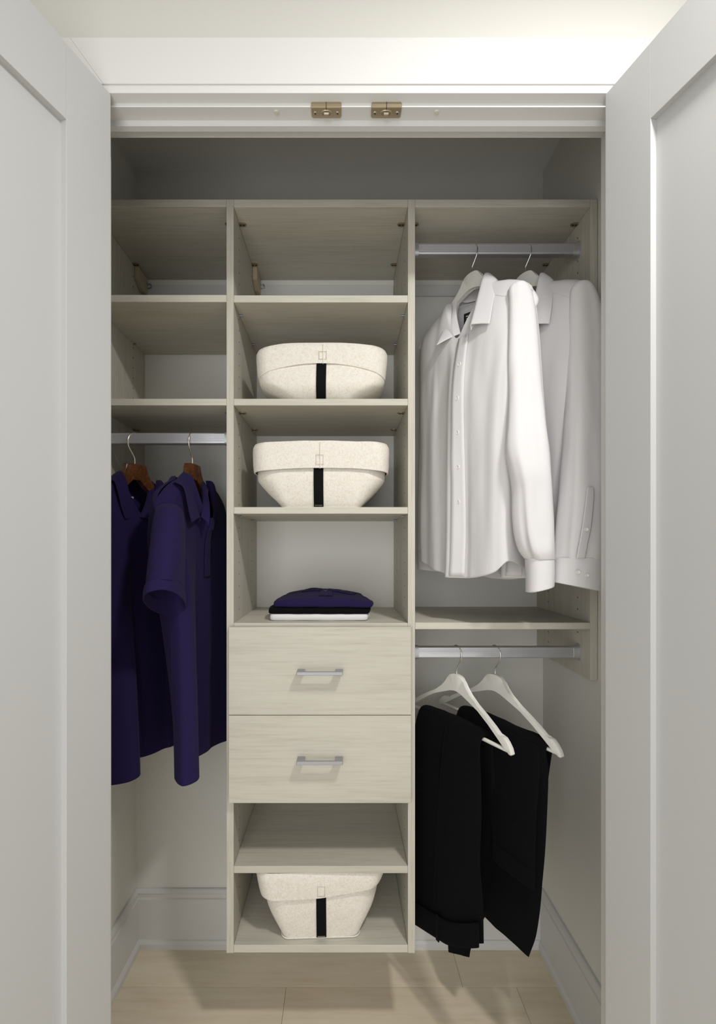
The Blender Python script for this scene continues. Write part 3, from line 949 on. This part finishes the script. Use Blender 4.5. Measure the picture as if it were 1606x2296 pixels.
FC = [1, 0.86, 0.66, 0.46, 0.33, 0.18, 0.02, -0.14, -0.33, -0.46, -0.66, -0.86, -1]
def dress_shirt(fr, label, dz=0.0, collar=None, seed=0.0, tag_label=False, full=True, dwn=0.0):
    C0 = fr.c + Vector((0, 0, 1.25))
    t = thing('dress_shirt', fr.p(0, 0, 1.245), label, 'shirt', 'white long sleeved dress shirts')
    zs = [1.935, 1.975, 2.000, 2.015, 2.022, 1.935, 1.888, 1.935, 2.022, 2.015, 2.000, 1.975, 1.935]
    zb = [1.935, 1.975, 2.000, 2.015, 2.022, 2.026, 2.028, 2.026, 2.022, 2.015, 2.000, 1.975, 1.935]
    top = dict(W=(0.205, 0.205), v=[0, 0.003, 0.003, 0.004, 0.012, 0.052, 0.060, 0.050, 0.012, 0.004, 0.003, 0.003, 0], z=zs, zb=zb,
               bv=[0, -0.003, -0.003, -0.004, -0.018, -0.045, -0.052, -0.045, -0.018, -0.004, -0.003, -0.003, 0])
    r05 = dict(W=(0.212, 0.212), v=[0, 0.024, 0.028, 0.030, 0.036, 0.058, 0.064, 0.056, 0.036, 0.030, 0.028, 0.024, 0], z=[x - 0.022 for x in zs], zb=[x - 0.022 for x in zb],
               bv=[0, -0.024, -0.028, -0.034, -0.044, -0.052, -0.056, -0.052, -0.044, -0.034, -0.028, -0.024, 0])
    r1 = dict(W=(0.205, 0.208), v=[0.020, 0.046, 0.058, 0.062, 0.064, 0.070, 0.073, 0.064, 0.057, 0.052, 0.046, 0.034, 0.0], z=[1.87, 1.885, 1.90, 1.90, 1.89, 1.85, 1.83, 1.85, 1.89, 1.90, 1.90, 1.885, 1.87], bv=0.060)
    r2 = dict(W=(0.192 + dwn, 0.20), v=[0.050, 0.074, 0.076, 0.080, 0.079, 0.084, 0.086, 0.066, 0.060, 0.062, 0.052, 0.040, 0.0], z=1.745, bv=0.068)
    r3 = dict(W=(0.186 + dwn, 0.195), v=[0.056, 0.082, 0.083, 0.085, 0.084, 0.090, 0.094, 0.066, 0.060, 0.064, 0.052, 0.042, 0.002], z=1.585, bv=0.070)
    r4 = dict(W=(0.182 + dwn, 0.192), v=[0.058, 0.083, 0.085, 0.086, 0.084, 0.093, 0.099, 0.066, 0.058, 0.064, 0.050, 0.044, 0.004], z=1.42, bv=0.072)
    hz = [1.292, 1.266, 1.254, 1.248, 1.246, 1.246, 1.246, 1.250, 1.256, 1.262, 1.272, 1.286, 1.304]
    r5 = dict(W=(0.180 + dwn, 0.190), v=[0.058, 0.082, 0.088, 0.088, 0.084, 0.096, 0.103, 0.066, 0.056, 0.064, 0.050, 0.044, 0.006], z=hz, zb=[z - 0.008 for z in hz], bv=0.074)
    o = body_mesh(fr, FC, [top, r05, r1, r2, r3, r4, r5], None, M['white_cloth'], t, 120, 220, 0.0034, seed, 'body', (15, 15, 3.5), 2.0)
    # placket with buttons
    pf = lambda z: 0.038 + 0.004 * math.sin((z - 1.2) * 7)
    s, pts = strip_on(o, fr, pf, 1.250, 1.880, 0.0190, 0.0035, M['white_cloth'], t, 'placket', 50)
    for z in (1.805, 1.715, 1.625, 1.535, 1.445):
        k = int(round((z - 1.25) / 0.63 * 49))
        c = pts[k][2]
        button(c, fr.v, 0.0055, M['pearl'], t)
    if collar:
        collar_mesh(collar, M['white_cloth'], t, 0.005, 0.036, fr.p(0, 0, 2.0))
    if tag_label:
        mb = MB()
        c = fr.p(-0.050, -0.044, 1.988)
        a = (fr.w + fr.v * -0.25).normalized(); nn = Vector((-a.y, a.x, 0))
        if nn.dot(fr.v) < 0: nn = -nn
        def q(s_, z, h): return c + a * s_ + nn * h + Vector((0, 0, z))
        mb.grid([[q(-0.02, -0.017, 0.001), q(0.02, -0.017, 0.001)], [q(-0.02, 0.017, 0.001), q(0.02, 0.017, 0.001)]])
        lb = mb.build('neck_label', M['black_label'], t); solidify(lb, 0.0008, 0.0)
        lb['label'] = 'small black woven neck label'
        mb = MB()
        for (s0, s1, z0) in ((-0.013, -0.006, 0.006), (-0.004, 0.006, 0.006), (-0.011, -0.002, -0.001), (0.0, 0.008, -0.001), (-0.008, 0.004, -0.008)):
            mb.grid([[q(s0, z0, 0.002), q(s1, z0, 0.002)], [q(s0, z0 + 0.003, 0.002), q(s1, z0 + 0.003, 0.002)]])
        mb.build('label_print', M['print_white'], lb)['kind'] = 'stuff'
    return t, o

collar1 = [(at(1056, 728, 1.252), at(1098, 726, 1.218)), (at(1066, 690, 1.262), at(1104, 690, 1.226)), (at(1076, 650, 1.283), at(1110, 655, 1.250)),
           (at(1087, 614, 1.312), at(1115, 629, 1.292)), (at(1100, 618, 1.352), at(1126, 655, 1.350)), (at(1086, 642, 1.408), at(1098, 690, 1.425)),
           (at(1050, 652, 1.425), at(1050, 700, 1.442)), (at(1029, 655, 1.420), at(1010, 690, 1.440)), (at(1022, 697, 1.400), at(996, 735, 1.405)), (at(1031, 749, 1.345), at(979, 774, 1.352))]
sh1, sb1 = dress_shirt(FS1, 'near white dress shirt on the upper rod with black neck label and open collar', 0, collar1, 2.0, True)
# sleeves of the near shirt
tab = [(636, 1156, 1166, 1.205, 0.010), (641, 1146, 1176, 1.205, 0.024), (654, 1138, 1187, 1.205, 0.030), (685, 1138, 1196, 1.203, 0.033), (750, 1138, 1204, 1.196, 0.035), (850, 1137, 1212, 1.182, 0.037), (950, 1136, 1221, 1.162, 0.039), (1010, 1136, 1228, 1.152, 0.041),
       (1060, 1146, 1232, 1.145), (1100, 1152, 1235, 1.145), (1150, 1153, 1237, 1.145), (1200, 1158, 1238, 1.145), (1235, 1168, 1238, 1.145), (1254, 1180, 1239, 1.145, 0.036)]
sl = tube_mesh(px_rings(tab), M['white_cloth'], sh1, 'sleeve', 110, 84, 0.0035, 4.0, [(3, 0.06, 0.4, 0.25), (5, 0.05, 1.0, -0.3), (7, 0.03, 0.2, 0.2)], sc=(18, 18, 5))
cuf = tube_mesh(px_rings([(1251, 1180, 1240, 1.145, 0.034), (1270, 1181, 1240, 1.145, 0.034), (1295, 1182, 1240, 1.145, 0.034), (1320, 1182, 1239, 1.145, 0.034, 0.008, 0.0)]), M['white_cloth'], sl, 'cuff', 24, 60, 0.001, 1.0, None, 0.003)
tab = [(775, 948, 960, 1.530, 0.012), (782, 944, 975, 1.530, 0.03), (820, 943, 990, 1.532, 0.04), (900, 943, 995, 1.535), (1050, 941, 995, 1.54), (1180, 938, 990, 1.545), (1235, 938, 990, 1.545, 0.04)]
sl = tube_mesh(px_rings(tab), M['white_cloth'], sh1, 'sleeve', 90, 60, 0.003, 7.0, [(3, 0.05, 0.9, 0.2)])
tube_mesh(px_rings([(1232, 937, 991, 1.545, 0.038), (1255, 937, 990, 1.545, 0.038), (1279, 936, 988, 1.545, 0.038, -0.004)]), M['white_cloth'], sl, 'cuff', 16, 48, 0.001, 1.0, None, 0.003)

dx = FS2.c - FS1.c
collar2 = [(p + dx, q + dx) for p, q in collar1]
sh2, sb2 = dress_shirt(FS2, 'white dress shirt hanging behind, nearest the right wall, its buttoned sleeve cuff showing', 0, collar2, 11.0, False)
tab = [(636, 1296, 1306, 1.210, 0.010), (641, 1286, 1318, 1.209, 0.024), (658, 1278, 1332, 1.208, 0.030), (700, 1276, 1346, 1.204, 0.034), (780, 1275, 1360, 1.194, 0.037), (880, 1272, 1364, 1.172, 0.039), (960, 1268, 1364, 1.160, 0.041), (1050, 1262, 1364, 1.152),
       (1130, 1257, 1364, 1.15), (1200, 1250, 1362, 1.15), (1240, 1247, 1362, 1.15), (1256, 1246, 1360, 1.15, 0.040)]
sl2 = tube_mesh(px_rings(tab), M['white_cloth'], sh2, 'sleeve', 110, 84, 0.0035, 14.0, [(3, 0.04, 1.7, 0.2), (5, 0.04, 0.2, -0.25), (7, 0.025, 0.6, 0.2)], sc=(18, 18, 5))
cuf2 = tube_mesh(px_rings([(1250, 1244, 1362, 1.15, 0.040), (1275, 1241, 1362, 1.15, 0.040), (1300, 1240, 1360, 1.15, 0.040, -0.006), (1316, 1239, 1358, 1.15, 0.040, -0.012)]), M['white_cloth'], sl2, 'cuff', 24, 60, 0.001, 3.0, None, 0.003)
# sleeve placket and cuff buttons on the visible side
rows = []
for py, xl, xr in ((1092, 1321, 1328), (1098, 1317, 1332), (1130, 1313, 1331), (1180, 1306, 1326), (1220, 1299, 1318), (1252, 1293, 1312)):
    rows.append([at(xl + (xr - xl) * k / 4, py, 1.100 + 0.004 * (k / 4)) for k in range(5)])
mb = MB(); mb.grid(surf(rows, 30, 9, False)); o = mb.build('sleeve_placket', M['white_cloth'], sl2, True); solidify(o, 0.002, 0.0)
button(at(1315, 1187, 1.098), (0, -1, 0), 0.0046, M['pearl'], sl2)
button(at(1296, 1283, 1.105), (0, -1, 0), 0.0050, M['pearl'], sl2)
button(at(1316, 1290, 1.108), (0, -1, 0), 0.0046, M['pearl'], sl2)

# ---- polo shirts
def polo_body(fr, t, rows, seed, N=200):
    return body_mesh(fr, FC, rows, None, M['navy_cloth'], t, 110, N, 0.0022, seed, 'body', (12, 12, 2.5), 1.5)

def polo_rows(front, hemz, W=(0.185, 0.185), zs=None, deep=0.06, backd=0.05):
    zn = ZP
    z_s = [zn - 0.114, zn - 0.088, zn - 0.066, zn - 0.050, zn - 0.040, zn - 0.125, zn - 0.150, zn - 0.125, zn - 0.040, zn - 0.050, zn - 0.066, zn - 0.088, zn - 0.114]
    z_b = [zn - 0.114, zn - 0.088, zn - 0.066, zn - 0.050, zn - 0.040, zn - 0.037, zn - 0.036, zn - 0.037, zn - 0.040, zn - 0.050, zn - 0.066, zn - 0.088, zn - 0.114]
    top = dict(W=W, v=[0, .003, .003, .004, .012, .050, .056, .050, .012, .004, .003, .003, 0], z=z_s, zb=z_b, bv=[0, -.003, -.003, -.004, -.018, -.036, -.042, -.036, -.018, -.004, -.003, -.003, 0])
    r05 = dict(W=(W[0] + .006, W[1] + .006), v=[0, .024, .030, .033, .038, .056, .060, .056, .038, .033, .030, .024, 0], z=[x - .022 for x in z_s], zb=[x - .022 for x in z_b], bv=[0, -.024, -.026, -.030, -.038, -.045, -.048, -.045, -.038, -.03, -.026, -.024, 0])
    out = [top, r05]
    for z, vv, w in front:
        out.append(dict(W=w, v=vv, z=z, bv=backd))
    out[-1]['z'] = hemz
    return out

# polo nearest the drawers
pb = thing('polo_shirt', FP2.p(0, 0, 0.757), 'navy short sleeved polo nearest the drawers, its hemmed sleeve in front', 'shirt', 'navy polo shirts')
ed = 0.0
rows = polo_rows([
    (1.340, [0.030, 0.052, 0.050, 0.046, 0.042, 0.044, 0.046, 0.046, 0.048, 0.050, 0.050, 0.040, 0.0], (0.188, 0.190)),
    (1.200, [0.050, 0.070, 0.064, 0.048, 0.038, 0.041, 0.045, 0.047, 0.051, 0.055, 0.056, 0.046, 0.004], (0.182, 0.185)),
    (1.050, [0.058, 0.080, 0.068, 0.046, 0.036, 0.040, 0.046, 0.047, 0.053, 0.060, 0.060, 0.050, 0.008], (0.176, 0.185)),
    (0.900, [0.060, 0.084, 0.072, 0.044, 0.034, 0.040, 0.046, 0.046, 0.054, 0.062, 0.064, 0.054, 0.012], (0.172, 0.185)),
    (0.757, [0.060, 0.086, 0.074, 0.042, 0.033, 0.040, 0.046, 0.046, 0.054, 0.064, 0.066, 0.056, 0.014], (0.170, 0.185))],
    [0.752, 0.757, 0.764, 0.768, 0.768, 0.768, 0.768, 0.768, 0.766, 0.764, 0.762, 0.760, 0.760])
for q, g in ((3, 0.35), (4, 0.7), (5, 0.95), (6, 1.0)):
    near = [0, 0.026, 0.012, -0.004, -0.018, -0.028, -0.034, -0.038, -0.040, -0.040, -0.036, -0.028, 0]
    far = [-0.05 * math.sqrt(max(0, 1 - f ** 4)) for f in FC]
    rows[q]['bv'] = [n_ * g + f_ * (1 - g) for n_, f_ in zip(near, far)]
ob = polo_body(FP2, pb, rows, 21.0)
collar_b = [(at(449, 1160, 1.288), at(430, 1172, 1.232)), (at(444, 1145, 1.290), at(424, 1148, 1.226)), (at(435, 1105, 1.292), at(413, 1096, 1.226)), (at(427, 1077, 1.296), at(398, 1084, 1.225)),
            (at(414, 1058, 1.300), at(390, 1083, 1.24)), (at(414, 1066, 1.345), at(388, 1095, 1.35)), (at(428, 1072, 1.402), at(414, 1100, 1.420)),
            (at(448, 1072, 1.425), at(462, 1092, 1.420)), (at(455, 1100, 1.370), at(467, 1112, 1.340)), (at(455, 1135, 1.320), at(471, 1150, 1.310)), (at(451, 1160, 1.290), at(468, 1178, 1.288))]
collar_mesh(collar_b, M['navy_cloth'], pb, 0.004, 0.03, FP2.p(0, 0, 1.5))
tab = [(1129, 372, 384, 1.195, 0.010), (1133, 362, 398, 1.190, 0.028), (1145, 354, 408, 1.183, 0.042), (1180, 348, 412, 1.170, 0.050), (1230, 343, 412, 1.155, 0.056), (1280, 338, 410, 1.145, 0.060), (1325, 334, 408, 1.140, 0.064, 0.010, -0.028)]
slb = tube_mesh(px_rings(tab), M['navy_cloth'], pb, 'sleeve', 70, 72, 0.002, 3.0, [(3, 0.05, 2.2, 0.1), (2, 0.03, 0.5, 0.2)])
tube_mesh(px_rings([(1322, 333, 409, 1.140, 0.066, 0.010, -0.028), (1334, 331, 410, 1.140, 0.067, 0.010, -0.030), (1352, 330, 412, 1.140, 0.068, 0.008, -0.034)]), M['navy_cloth'], slb, 'sleeve_hem', 14, 60, 0.0006, 2.0, None, 0.0022)
tab = [(1150, 480, 490, 1.545, 0.010), (1156, 470, 500, 1.545, 0.028), (1200, 462, 510, 1.55, 0.04), (1330, 458, 514, 1.56, 0.045)]
tube_mesh(px_rings(tab), M['navy_cloth'], pb, 'sleeve', 40, 48, 0.002, 5.0)
s, pts = strip_on(ob, FP2, lambda z: 0.004, 1.245, 1.405, 0.0150, 0.003, M['navy_cloth'], pb, 'placket', 24, 0.002)
button(pts[19][2], FP2.v, 0.0055, M['navy_button'], pb)
button(pts[9][2], FP2.v, 0.0055, M['navy_button'], pb)

# polo by the left wall
pa = thing('polo_shirt', FP1.p(0, 0, 0.757), 'navy polo nearest the left wall with white print inside its open collar', 'shirt', 'navy polo shirts')
rows = polo_rows([
    (1.340, [0.030, 0.058, 0.062, 0.064, 0.062, 0.066, 0.068, 0.064, 0.060, 0.056, 0.052, 0.040, 0.0], (0.170, 0.185)),
    (1.200, [0.045, 0.078, 0.088, 0.080, 0.056, 0.056, 0.062, 0.060, 0.058, 0.056, 0.052, 0.040, 0.0], (0.165, 0.180)),
    (1.050, [0.050, 0.086, 0.108, 0.100, 0.052, 0.046, 0.054, 0.056, 0.054, 0.056, 0.052, 0.042, 0.0], (0.162, 0.178)),
    (0.900, [0.052, 0.090, 0.120, 0.110, 0.048, 0.040, 0.050, 0.054, 0.052, 0.056, 0.052, 0.044, 0.0], (0.160, 0.176)),
    (0.757, [0.054, 0.092, 0.126, 0.116, 0.046, 0.036, 0.046, 0.052, 0.050, 0.056, 0.052, 0.044, 0.0], (0.158, 0.175))],
    [0.745, 0.748, 0.754, 0.758, 0.760, 0.760, 0.760, 0.760, 0.760, 0.760, 0.760, 0.760, 0.760], W=(0.172, 0.185))
oa = polo_body(FP1, pa, rows, 33.0)
collar_a = [(at(311, 1161, 1.318), at(281, 1164, 1.275)), (at(300, 1140, 1.315), at(273, 1140, 1.268)), (at(288, 1105, 1.318), at(264, 1103, 1.265)), (at(284, 1080, 1.325), at(255, 1078, 1.27)),
            (at(272, 1057, 1.335), at(240, 1080, 1.28)), (at(262, 1062, 1.385), at(235, 1085, 1.39)), (at(285, 1068, 1.430), at(275, 1095, 1.455)), (at(312, 1075, 1.440), at(318, 1100, 1.468)),
            (at(336, 1077, 1.430), at(356, 1096, 1.432)), (at(334, 1095, 1.405), at(371, 1116, 1.385)), (at(327, 1128, 1.365), at(362, 1145, 1.355)), (at(314, 1160, 1.312), at(350, 1170, 1.325))]
collar_mesh(collar_a, M['navy_cloth'], pa, 0.004, 0.03, FP1.p(0, 0, 1.5))
tab = [(1125, 395, 405, 1.515, 0.010), (1130, 385, 412, 1.515, 0.03), (1170, 378, 420, 1.52, 0.04), (1310, 374, 424, 1.53, 0.045)]
tube_mesh(px_rings(tab), M['navy_cloth'], pa, 'sleeve', 40, 48, 0.002, 6.0)
tab = [(1125, 130, 144, 1.215, 0.010), (1131, 118, 158, 1.212, 0.03), (1170, 112, 172, 1.20, 0.045), (1340, 118, 185, 1.19, 0.05)]
tube_mesh(px_rings(tab), M['navy_cloth'], pa, 'sleeve', 40, 48, 0.002, 8.0)
s, pts = strip_on(oa, FP1, lambda z: 0.0, 1.250, 1.402, 0.0160, 0.003, M['navy_cloth'], pa, 'placket', 24, 0.002)
button(pts[20][2], FP1.v, 0.0058, M['navy_button'], pa)
button(pts[9][2], FP1.v, 0.0058, M['navy_button'], pa)
# print inside the back of the neck, facing the front
def neck_print(fr, w0, z0, v0, parent):
    def txt(body, size, w, z, shear):
        cu = bpy.data.curves.new('neck_print', 'FONT')
        cu.body = body; cu.size = size; cu.extrude = 0.0002; cu.shear = shear
        ob_ = bpy.data.objects.new('tmp', cu); COL.objects.link(ob_)
        dg = bpy.context.evaluated_depsgraph_get()
        me = bpy.data.meshes.new_from_object(ob_.evaluated_get(dg))
        bpy.data.objects.remove(ob_)
        right = -fr.w; nrm = fr.v
        for v in me.vertices:
            v.co = fr.p(w, v0, z) + right * v.co.x + Vector((0, 0, v.co.y)) + nrm * v.co.z
        me.materials.clear()
        new_obj('neck_print', me, M['print_white'], parent)
    txt('H&M', 0.0095, w0, z0, 0.25)
    txt('EUR', 0.0058, w0 - 0.008, z0 - 0.013, 0.0)
    txt('SLIM', 0.0058, w0 - 0.013, z0 - 0.021, 0.0)
neck_print(FP1, -0.006, 1.463, -0.0405, pa)

# ---- trousers folded over the hanger bars
def slab(fr, path, wr, mat, parent, name, th, seed, wrk=0.003, N=44, R=110, sc=(14, 14, 5)):
    """path of (v, z, near w, far w) points; a flattened closed tube of cloth laid along it"""
    P = [Vector((v, z, 0)) for v, z, a, c in path]
    Wd = [Vector((a, c, 0)) for v, z, a, c in path]
    rows = []
    K = len(path) - 1
    for r in range(R):
        t = K * r / (R - 1)
        p = cr(P, t); p2 = cr(P, min(K, t + 0.02)); p1 = cr(P, max(0, t - 0.02))
        d = (p2 - p1).normalized()
        nv, nz_ = d.y, -d.x
        w = cr(Wd, t)
        ring = []
        endf = min(1.0, 0.25 + 6 * min(r, R - 1 - r) / R)
        for k in range(N):
            q = 2 * math.pi * k / N
            cw = math.copysign(abs(math.cos(q)) ** 0.75, math.cos(q))
            sw = math.copysign(abs(math.sin(q)) ** 0.75, math.sin(q))
            ww = (w.x + w.y) / 2 + (w.x - w.y) / 2 * cw
            h = th * sw * endf
            zz = p.y + nz_ * h
            if wr: zz += wr(ww, t / K)
            ring.append(fr.p(ww, p.x + nv * h, zz))
        rows.append(ring)
    mb = MB(); mb.grid(rows, True, True, True)
    o = mb.build(name, mat, parent, True, 60)
    wrinkle(o, wrk, sc, seed)
    return o
ZB = ZL - 0.140
def seat_slant(w, t):
    # waistband end of the near trousers hangs lower towards the back of the closet
    if t < 0.3:
        return 0.55 * (w + 0.03) * (1 - smoothstep(0.0, 0.3, t))
    k = smoothstep(0.55, 1.0, t)
    return k * (0.30 * w + 0.9 * max(0, w - 0.03) ** 1.5)
ta = thing('trousers', FT1.p(0, 0, 0.18), 'black trousers with waistband and belt loop hanging down, nearest the drawers', 'trousers', 'black trousers over hangers')
slab(FT1, [(-0.032, 0.170, 0.014, -0.074), (-0.036, 0.205, 0.018, -0.082), (-0.044, 0.30, 0.055, -0.10), (-0.046, 0.40, 0.088, -0.125), (-0.040, 0.60, 0.100, -0.15), (-0.024, ZB - 0.04, 0.112, -0.145), (-0.010, ZB + 0.006, 0.122, -0.143),
          (0.010, ZB + 0.013, 0.122, -0.143), (0.026, ZB - 0.002, 0.124, -0.144), (0.038, ZB - 0.05, 0.132, -0.148), (0.052, 0.66, 0.150, -0.158), (0.058, 0.50, 0.152, -0.165), (0.056, 0.38, 0.160, -0.17), (0.050, 0.276, 0.158, -0.17)],
     seat_slant, M['black_cloth'], ta, 'leg_cloth', 0.010, 40.0)
# waistband, belt loop and crease on the near side
def wb_z(w): return 0.277 + seat_slant(w, 1.0)
rows = []
for k in range(30):
    w = 0.158 - 0.32 * k / 29
    rows.append([FT1.p(w, 0.0665, wb_z(w) + h) for h in (0.055, 0.045, 0.02, 0.0, -0.006)])
mb = MB(); mb.grid(rows); wb = mb.build('waistband', M['black_cloth'], ta, True); solidify(wb, 0.004, 0.0)
mb = MB()
w = 0.006
mb.grid([[FT1.p(w - 0.006, 0.071, wb_z(w) + h), FT1.p(w + 0.006, 0.071, wb_z(w) + h)] for h in (0.060, 0.04, 0.02, -0.008)])
o = mb.build('belt_loop', M['black_cloth'], ta, True); solidify(o, 0.003, 0.0)
mb = MB()
mb.tube(spline([FT1.p(0.005, 0.040, ZB + 0.006), FT1.p(0.006, 0.053, ZB - 0.06), FT1.p(0.002, 0.065, 0.62), FT1.p(-0.006, 0.070, 0.45), FT1.p(-0.01, 0.068, 0.36)], 30), 0.0022, 8)
mb.build('crease', M['black_cloth'], ta, True)

tb = thing('trousers', FT2.p(0, 0, 0.31), 'black trousers with a turned leg hem in front, nearest the right wall', 'trousers', 'black trousers over hangers')
slab(FT2, [(-0.030, 0.345, 0.100, -0.10), (-0.034, 0.40, 0.105, -0.115), (-0.034, 0.60, 0.125, -0.125), (-0.024, ZB - 0.04, 0.162, -0.128), (-0.010, ZB + 0.006, 0.182, -0.128), (0.010, ZB + 0.014, 0.186, -0.128), (0.024, ZB - 0.002, 0.190, -0.128),
          (0.034, ZB - 0.05, 0.204, -0.128), (0.040, 0.66, 0.204, -0.12), (0.044, 0.50, 0.194, -0.10), (0.044, 0.40, 0.180, -0.06), (0.042, 0.325, 0.156, 0.0)],
     None, M['black_cloth'], tb, 'leg_cloth', 0.010, 52.0)
slab(FT2, [(0.030, ZB + 0.010, 0.176, 0.0), (0.044, ZB - 0.05, 0.190, 0.02), (0.056, 0.70, 0.190, 0.03), (0.060, 0.60, 0.190, 0.05), (0.062, 0.555, 0.190, 0.06)], None, M['black_cloth'], tb, 'front_leg', 0.007, 57.0, R=60)
slab(FT2, [(0.063, 0.562, 0.193, 0.055), (0.064, 0.54, 0.193, 0.057), (0.064, 0.515, 0.191, 0.06)], None, M['black_cloth'], tb, 'leg_hem', 0.009, 61.0, R=20, wrk=0.001)

# ------------------------------------------------------------------ folded clothes on the open shelf
ZS = zf(1397)
def folded(name, label, outline, z0, th, mat, seed, dome=0.0, droop=0.0, fold_lines=2):
    """soft folded slab: outline of (x, y) points, thickness th, with layered front edge"""
    t = thing(name, (sum(p[0] for p in outline) / len(outline), sum(p[1] for p in outline) / len(outline), z0), label, 'folded clothes', 'folded clothes stacked on the shelf')
    n = 96
    pts = [Vector((x, y, 0)) for x, y in outline]
    m = len(pts)
    base = []
    for k in range(n):
        f = m * k / n
        i = int(f); g = f - i
        g2 = g
        a, c = pts[i], pts[(i + 1) % m]
        base.append(a + (c - a) * g2)
    for _ in range(2):
        base = [(base[k - 1] + base[k] * 2 + base[(k + 1) % n]) / 4 for k in range(n)]
    cen = sum(base, Vector()) / n
    def zmod(p):
        u = (p.x - cen.x) / 0.14; v = (p.y - cen.y) / 0.13
        return dome * max(0, 1 - u * u) * (0.6 + 0.4 * v) + 0.0022 * noise.noise(Vector((p.x * 22 + seed, p.y * 22, seed))) - droop * u * u
    layers = []
    prof = []
    for L in range(fold_lines):
        a0, a1 = L / fold_lines, (L + 1) / fold_lines
        for q in (0.06, 0.25, 0.5, 0.75, 0.94):
            prof.append((a0 + (a1 - a0) * q, -0.0035 * (abs(q - 0.5) * 2) ** 3))
    rings = [[cen + (p - cen) * s for p in base] for s in (0.3, 0.7, 0.95)]
    mb = MB()
    rows = []
    for rg in rings: rows.append([(p.x, p.y, z0 + max(0, 0.3 * zmod(p))) for p in rg])
    for f, off in prof:
        rows.append([(p.x + (p.x - cen.x) / max(1e-6, (p - cen).length) * off, p.y + (p.y - cen.y) / max(1e-6, (p - cen).length) * off, z0 + th * f + zmod(p) * f) for p in base])
    for s in (0.97, 0.9, 0.75, 0.55, 0.35, 0.18, 0.06):
        rg = [cen + (p - cen) * s for p in base]
        rows.append([(p.x, p.y, z0 + th + zmod(p) + 0.001 * (1 - s)) for p in rg])
    mb.grid(rows, True, True, True)
    o = mb.build('folded_cloth', mat, t, True)
    wrinkle(o, 0.0012, (20, 20, 20), seed)
    return t, lambda x, y: z0 + th + zmod(Vector((x, y, 0)))
XS = lambda px, Y: (px - VPX) / F * Y
folded('folded_shirt', 'white folded shirt at the bottom of the clothes stack', [(XS(605, 1.335), 1.337), (XS(700, 1.335), 1.333), (XS(825, 1.335), 1.335), (XS(829, 1.40), 1.40), (XS(824, 1.56), 1.56), (XS(630, 1.56), 1.56), (XS(608, 1.40), 1.40)], ZS + 0.0005, 0.0165, M['white_cloth'], 3.0, 0.0, 0.0, 1)
folded('folded_shirt', 'black folded shirt in the middle of the clothes stack', [(XS(602, 1.342), 1.345), (XS(700, 1.342), 1.342), (XS(828, 1.345), 1.342), (XS(832, 1.41), 1.41), (XS(820, 1.565), 1.565), (XS(634, 1.565), 1.565), (XS(604, 1.42), 1.42)], ZS + 0.0185, 0.0150, M['black_cloth'], 7.0, 0.0, 0.003, 1)
nv, ztop = folded('folded_polo_shirt', 'navy folded polo with collar and button on top of the clothes stack', [(XS(612, 1.352), 1.355), (XS(660, 1.346), 1.350), (XS(740, 1.346), 1.344), (XS(833, 1.352), 1.350), (XS(838, 1.39), 1.39), (XS(828, 1.46), 1.46), (XS(806, 1.57), 1.57), (XS(648, 1.58), 1.58), (XS(636, 1.50), 1.50), (XS(618, 1.42), 1.42)], ZS + 0.0345, 0.0215, M['navy_cloth'], 12.0, 0.013, 0.007, 1)
def draped(name, outline, lift, mat, parent, sub=10, puff=0.002):
    (a, b_, c, d) = [Vector((*p, 0)) for p in outline]
    rows = []
    for i in range(sub):
        f = i / (sub - 1)
        rows.append([])
        for j in range(sub):
            g = j / (sub - 1)
            p = (a * (1 - g) + b_ * g) * (1 - f) + (d * (1 - g) + c * g) * f
            rows[-1].append((p.x, p.y, ztop(p.x, p.y) + lift + puff * math.sin(math.pi * f) * math.sin(math.pi * g)))
    mb = MB(); mb.grid(rows)
    o = mb.build(name, mat, parent, True); solidify(o, 0.0022, 0.0)
    return o
draped('collar', [(-0.120, 1.500), (-0.058, 1.490), (-0.062, 1.545), (-0.112, 1.548)], 0.0022, M['navy_cloth'], nv, 10, 0.004)
draped('collar', [(-0.045, 1.490), (0.028, 1.455), (0.044, 1.490), (-0.040, 1.548)], 0.0022, M['navy_cloth'], nv, 10, 0.004)
draped('placket', [(-0.064, 1.385), (-0.026, 1.385), (-0.028, 1.520), (-0.062, 1.520)], 0.0016, M['navy_cloth'], nv, 10, 0.0)
button((-0.048, 1.475, ztop(-0.048, 1.475) + 0.003), (0, -0.35, 1.0), 0.0058, M['navy_button'], nv)

# ------------------------------------------------------------------ sewn seams lying on the garments
from mathutils.bvhtree import BVHTree
def seam(o, pix, r=0.0006, mat=None, name='seam'):
    me = o.data
    t = BVHTree.FromPolygons([v.co.copy() for v in me.vertices], [tuple(p.vertices) for p in me.polygons])
    eye = Vector((0, 0, EYE))
    pts = []
    for p in spline([(a, c, 0) for a, c in pix], 24):
        d = (at(p.x, p.y, 1.0) - eye).normalized()
        hit = t.ray_cast(eye, d)
        if hit[0] is not None and (not pts or (hit[0] - pts[-1]).length < 0.03):
            pts.append(hit[0] - d * 0.0006)
    if len(pts) < 3: return
    mb = MB(); mb.tube(pts, r, 6)
    mb.build(name, mat or o.data.materials[0], o, True)
seam(sb1, [(1112, 661), (1125, 663), (1139, 664)])
seam(sb2, [(1238, 655), (1256, 660), (1277, 668)])
seam(ob, [(408, 1094), (400, 1110), (395, 1134)], 0.0009)
seam(ob, [(385, 1420), (386, 1560), (384, 1700)], 0.0008)
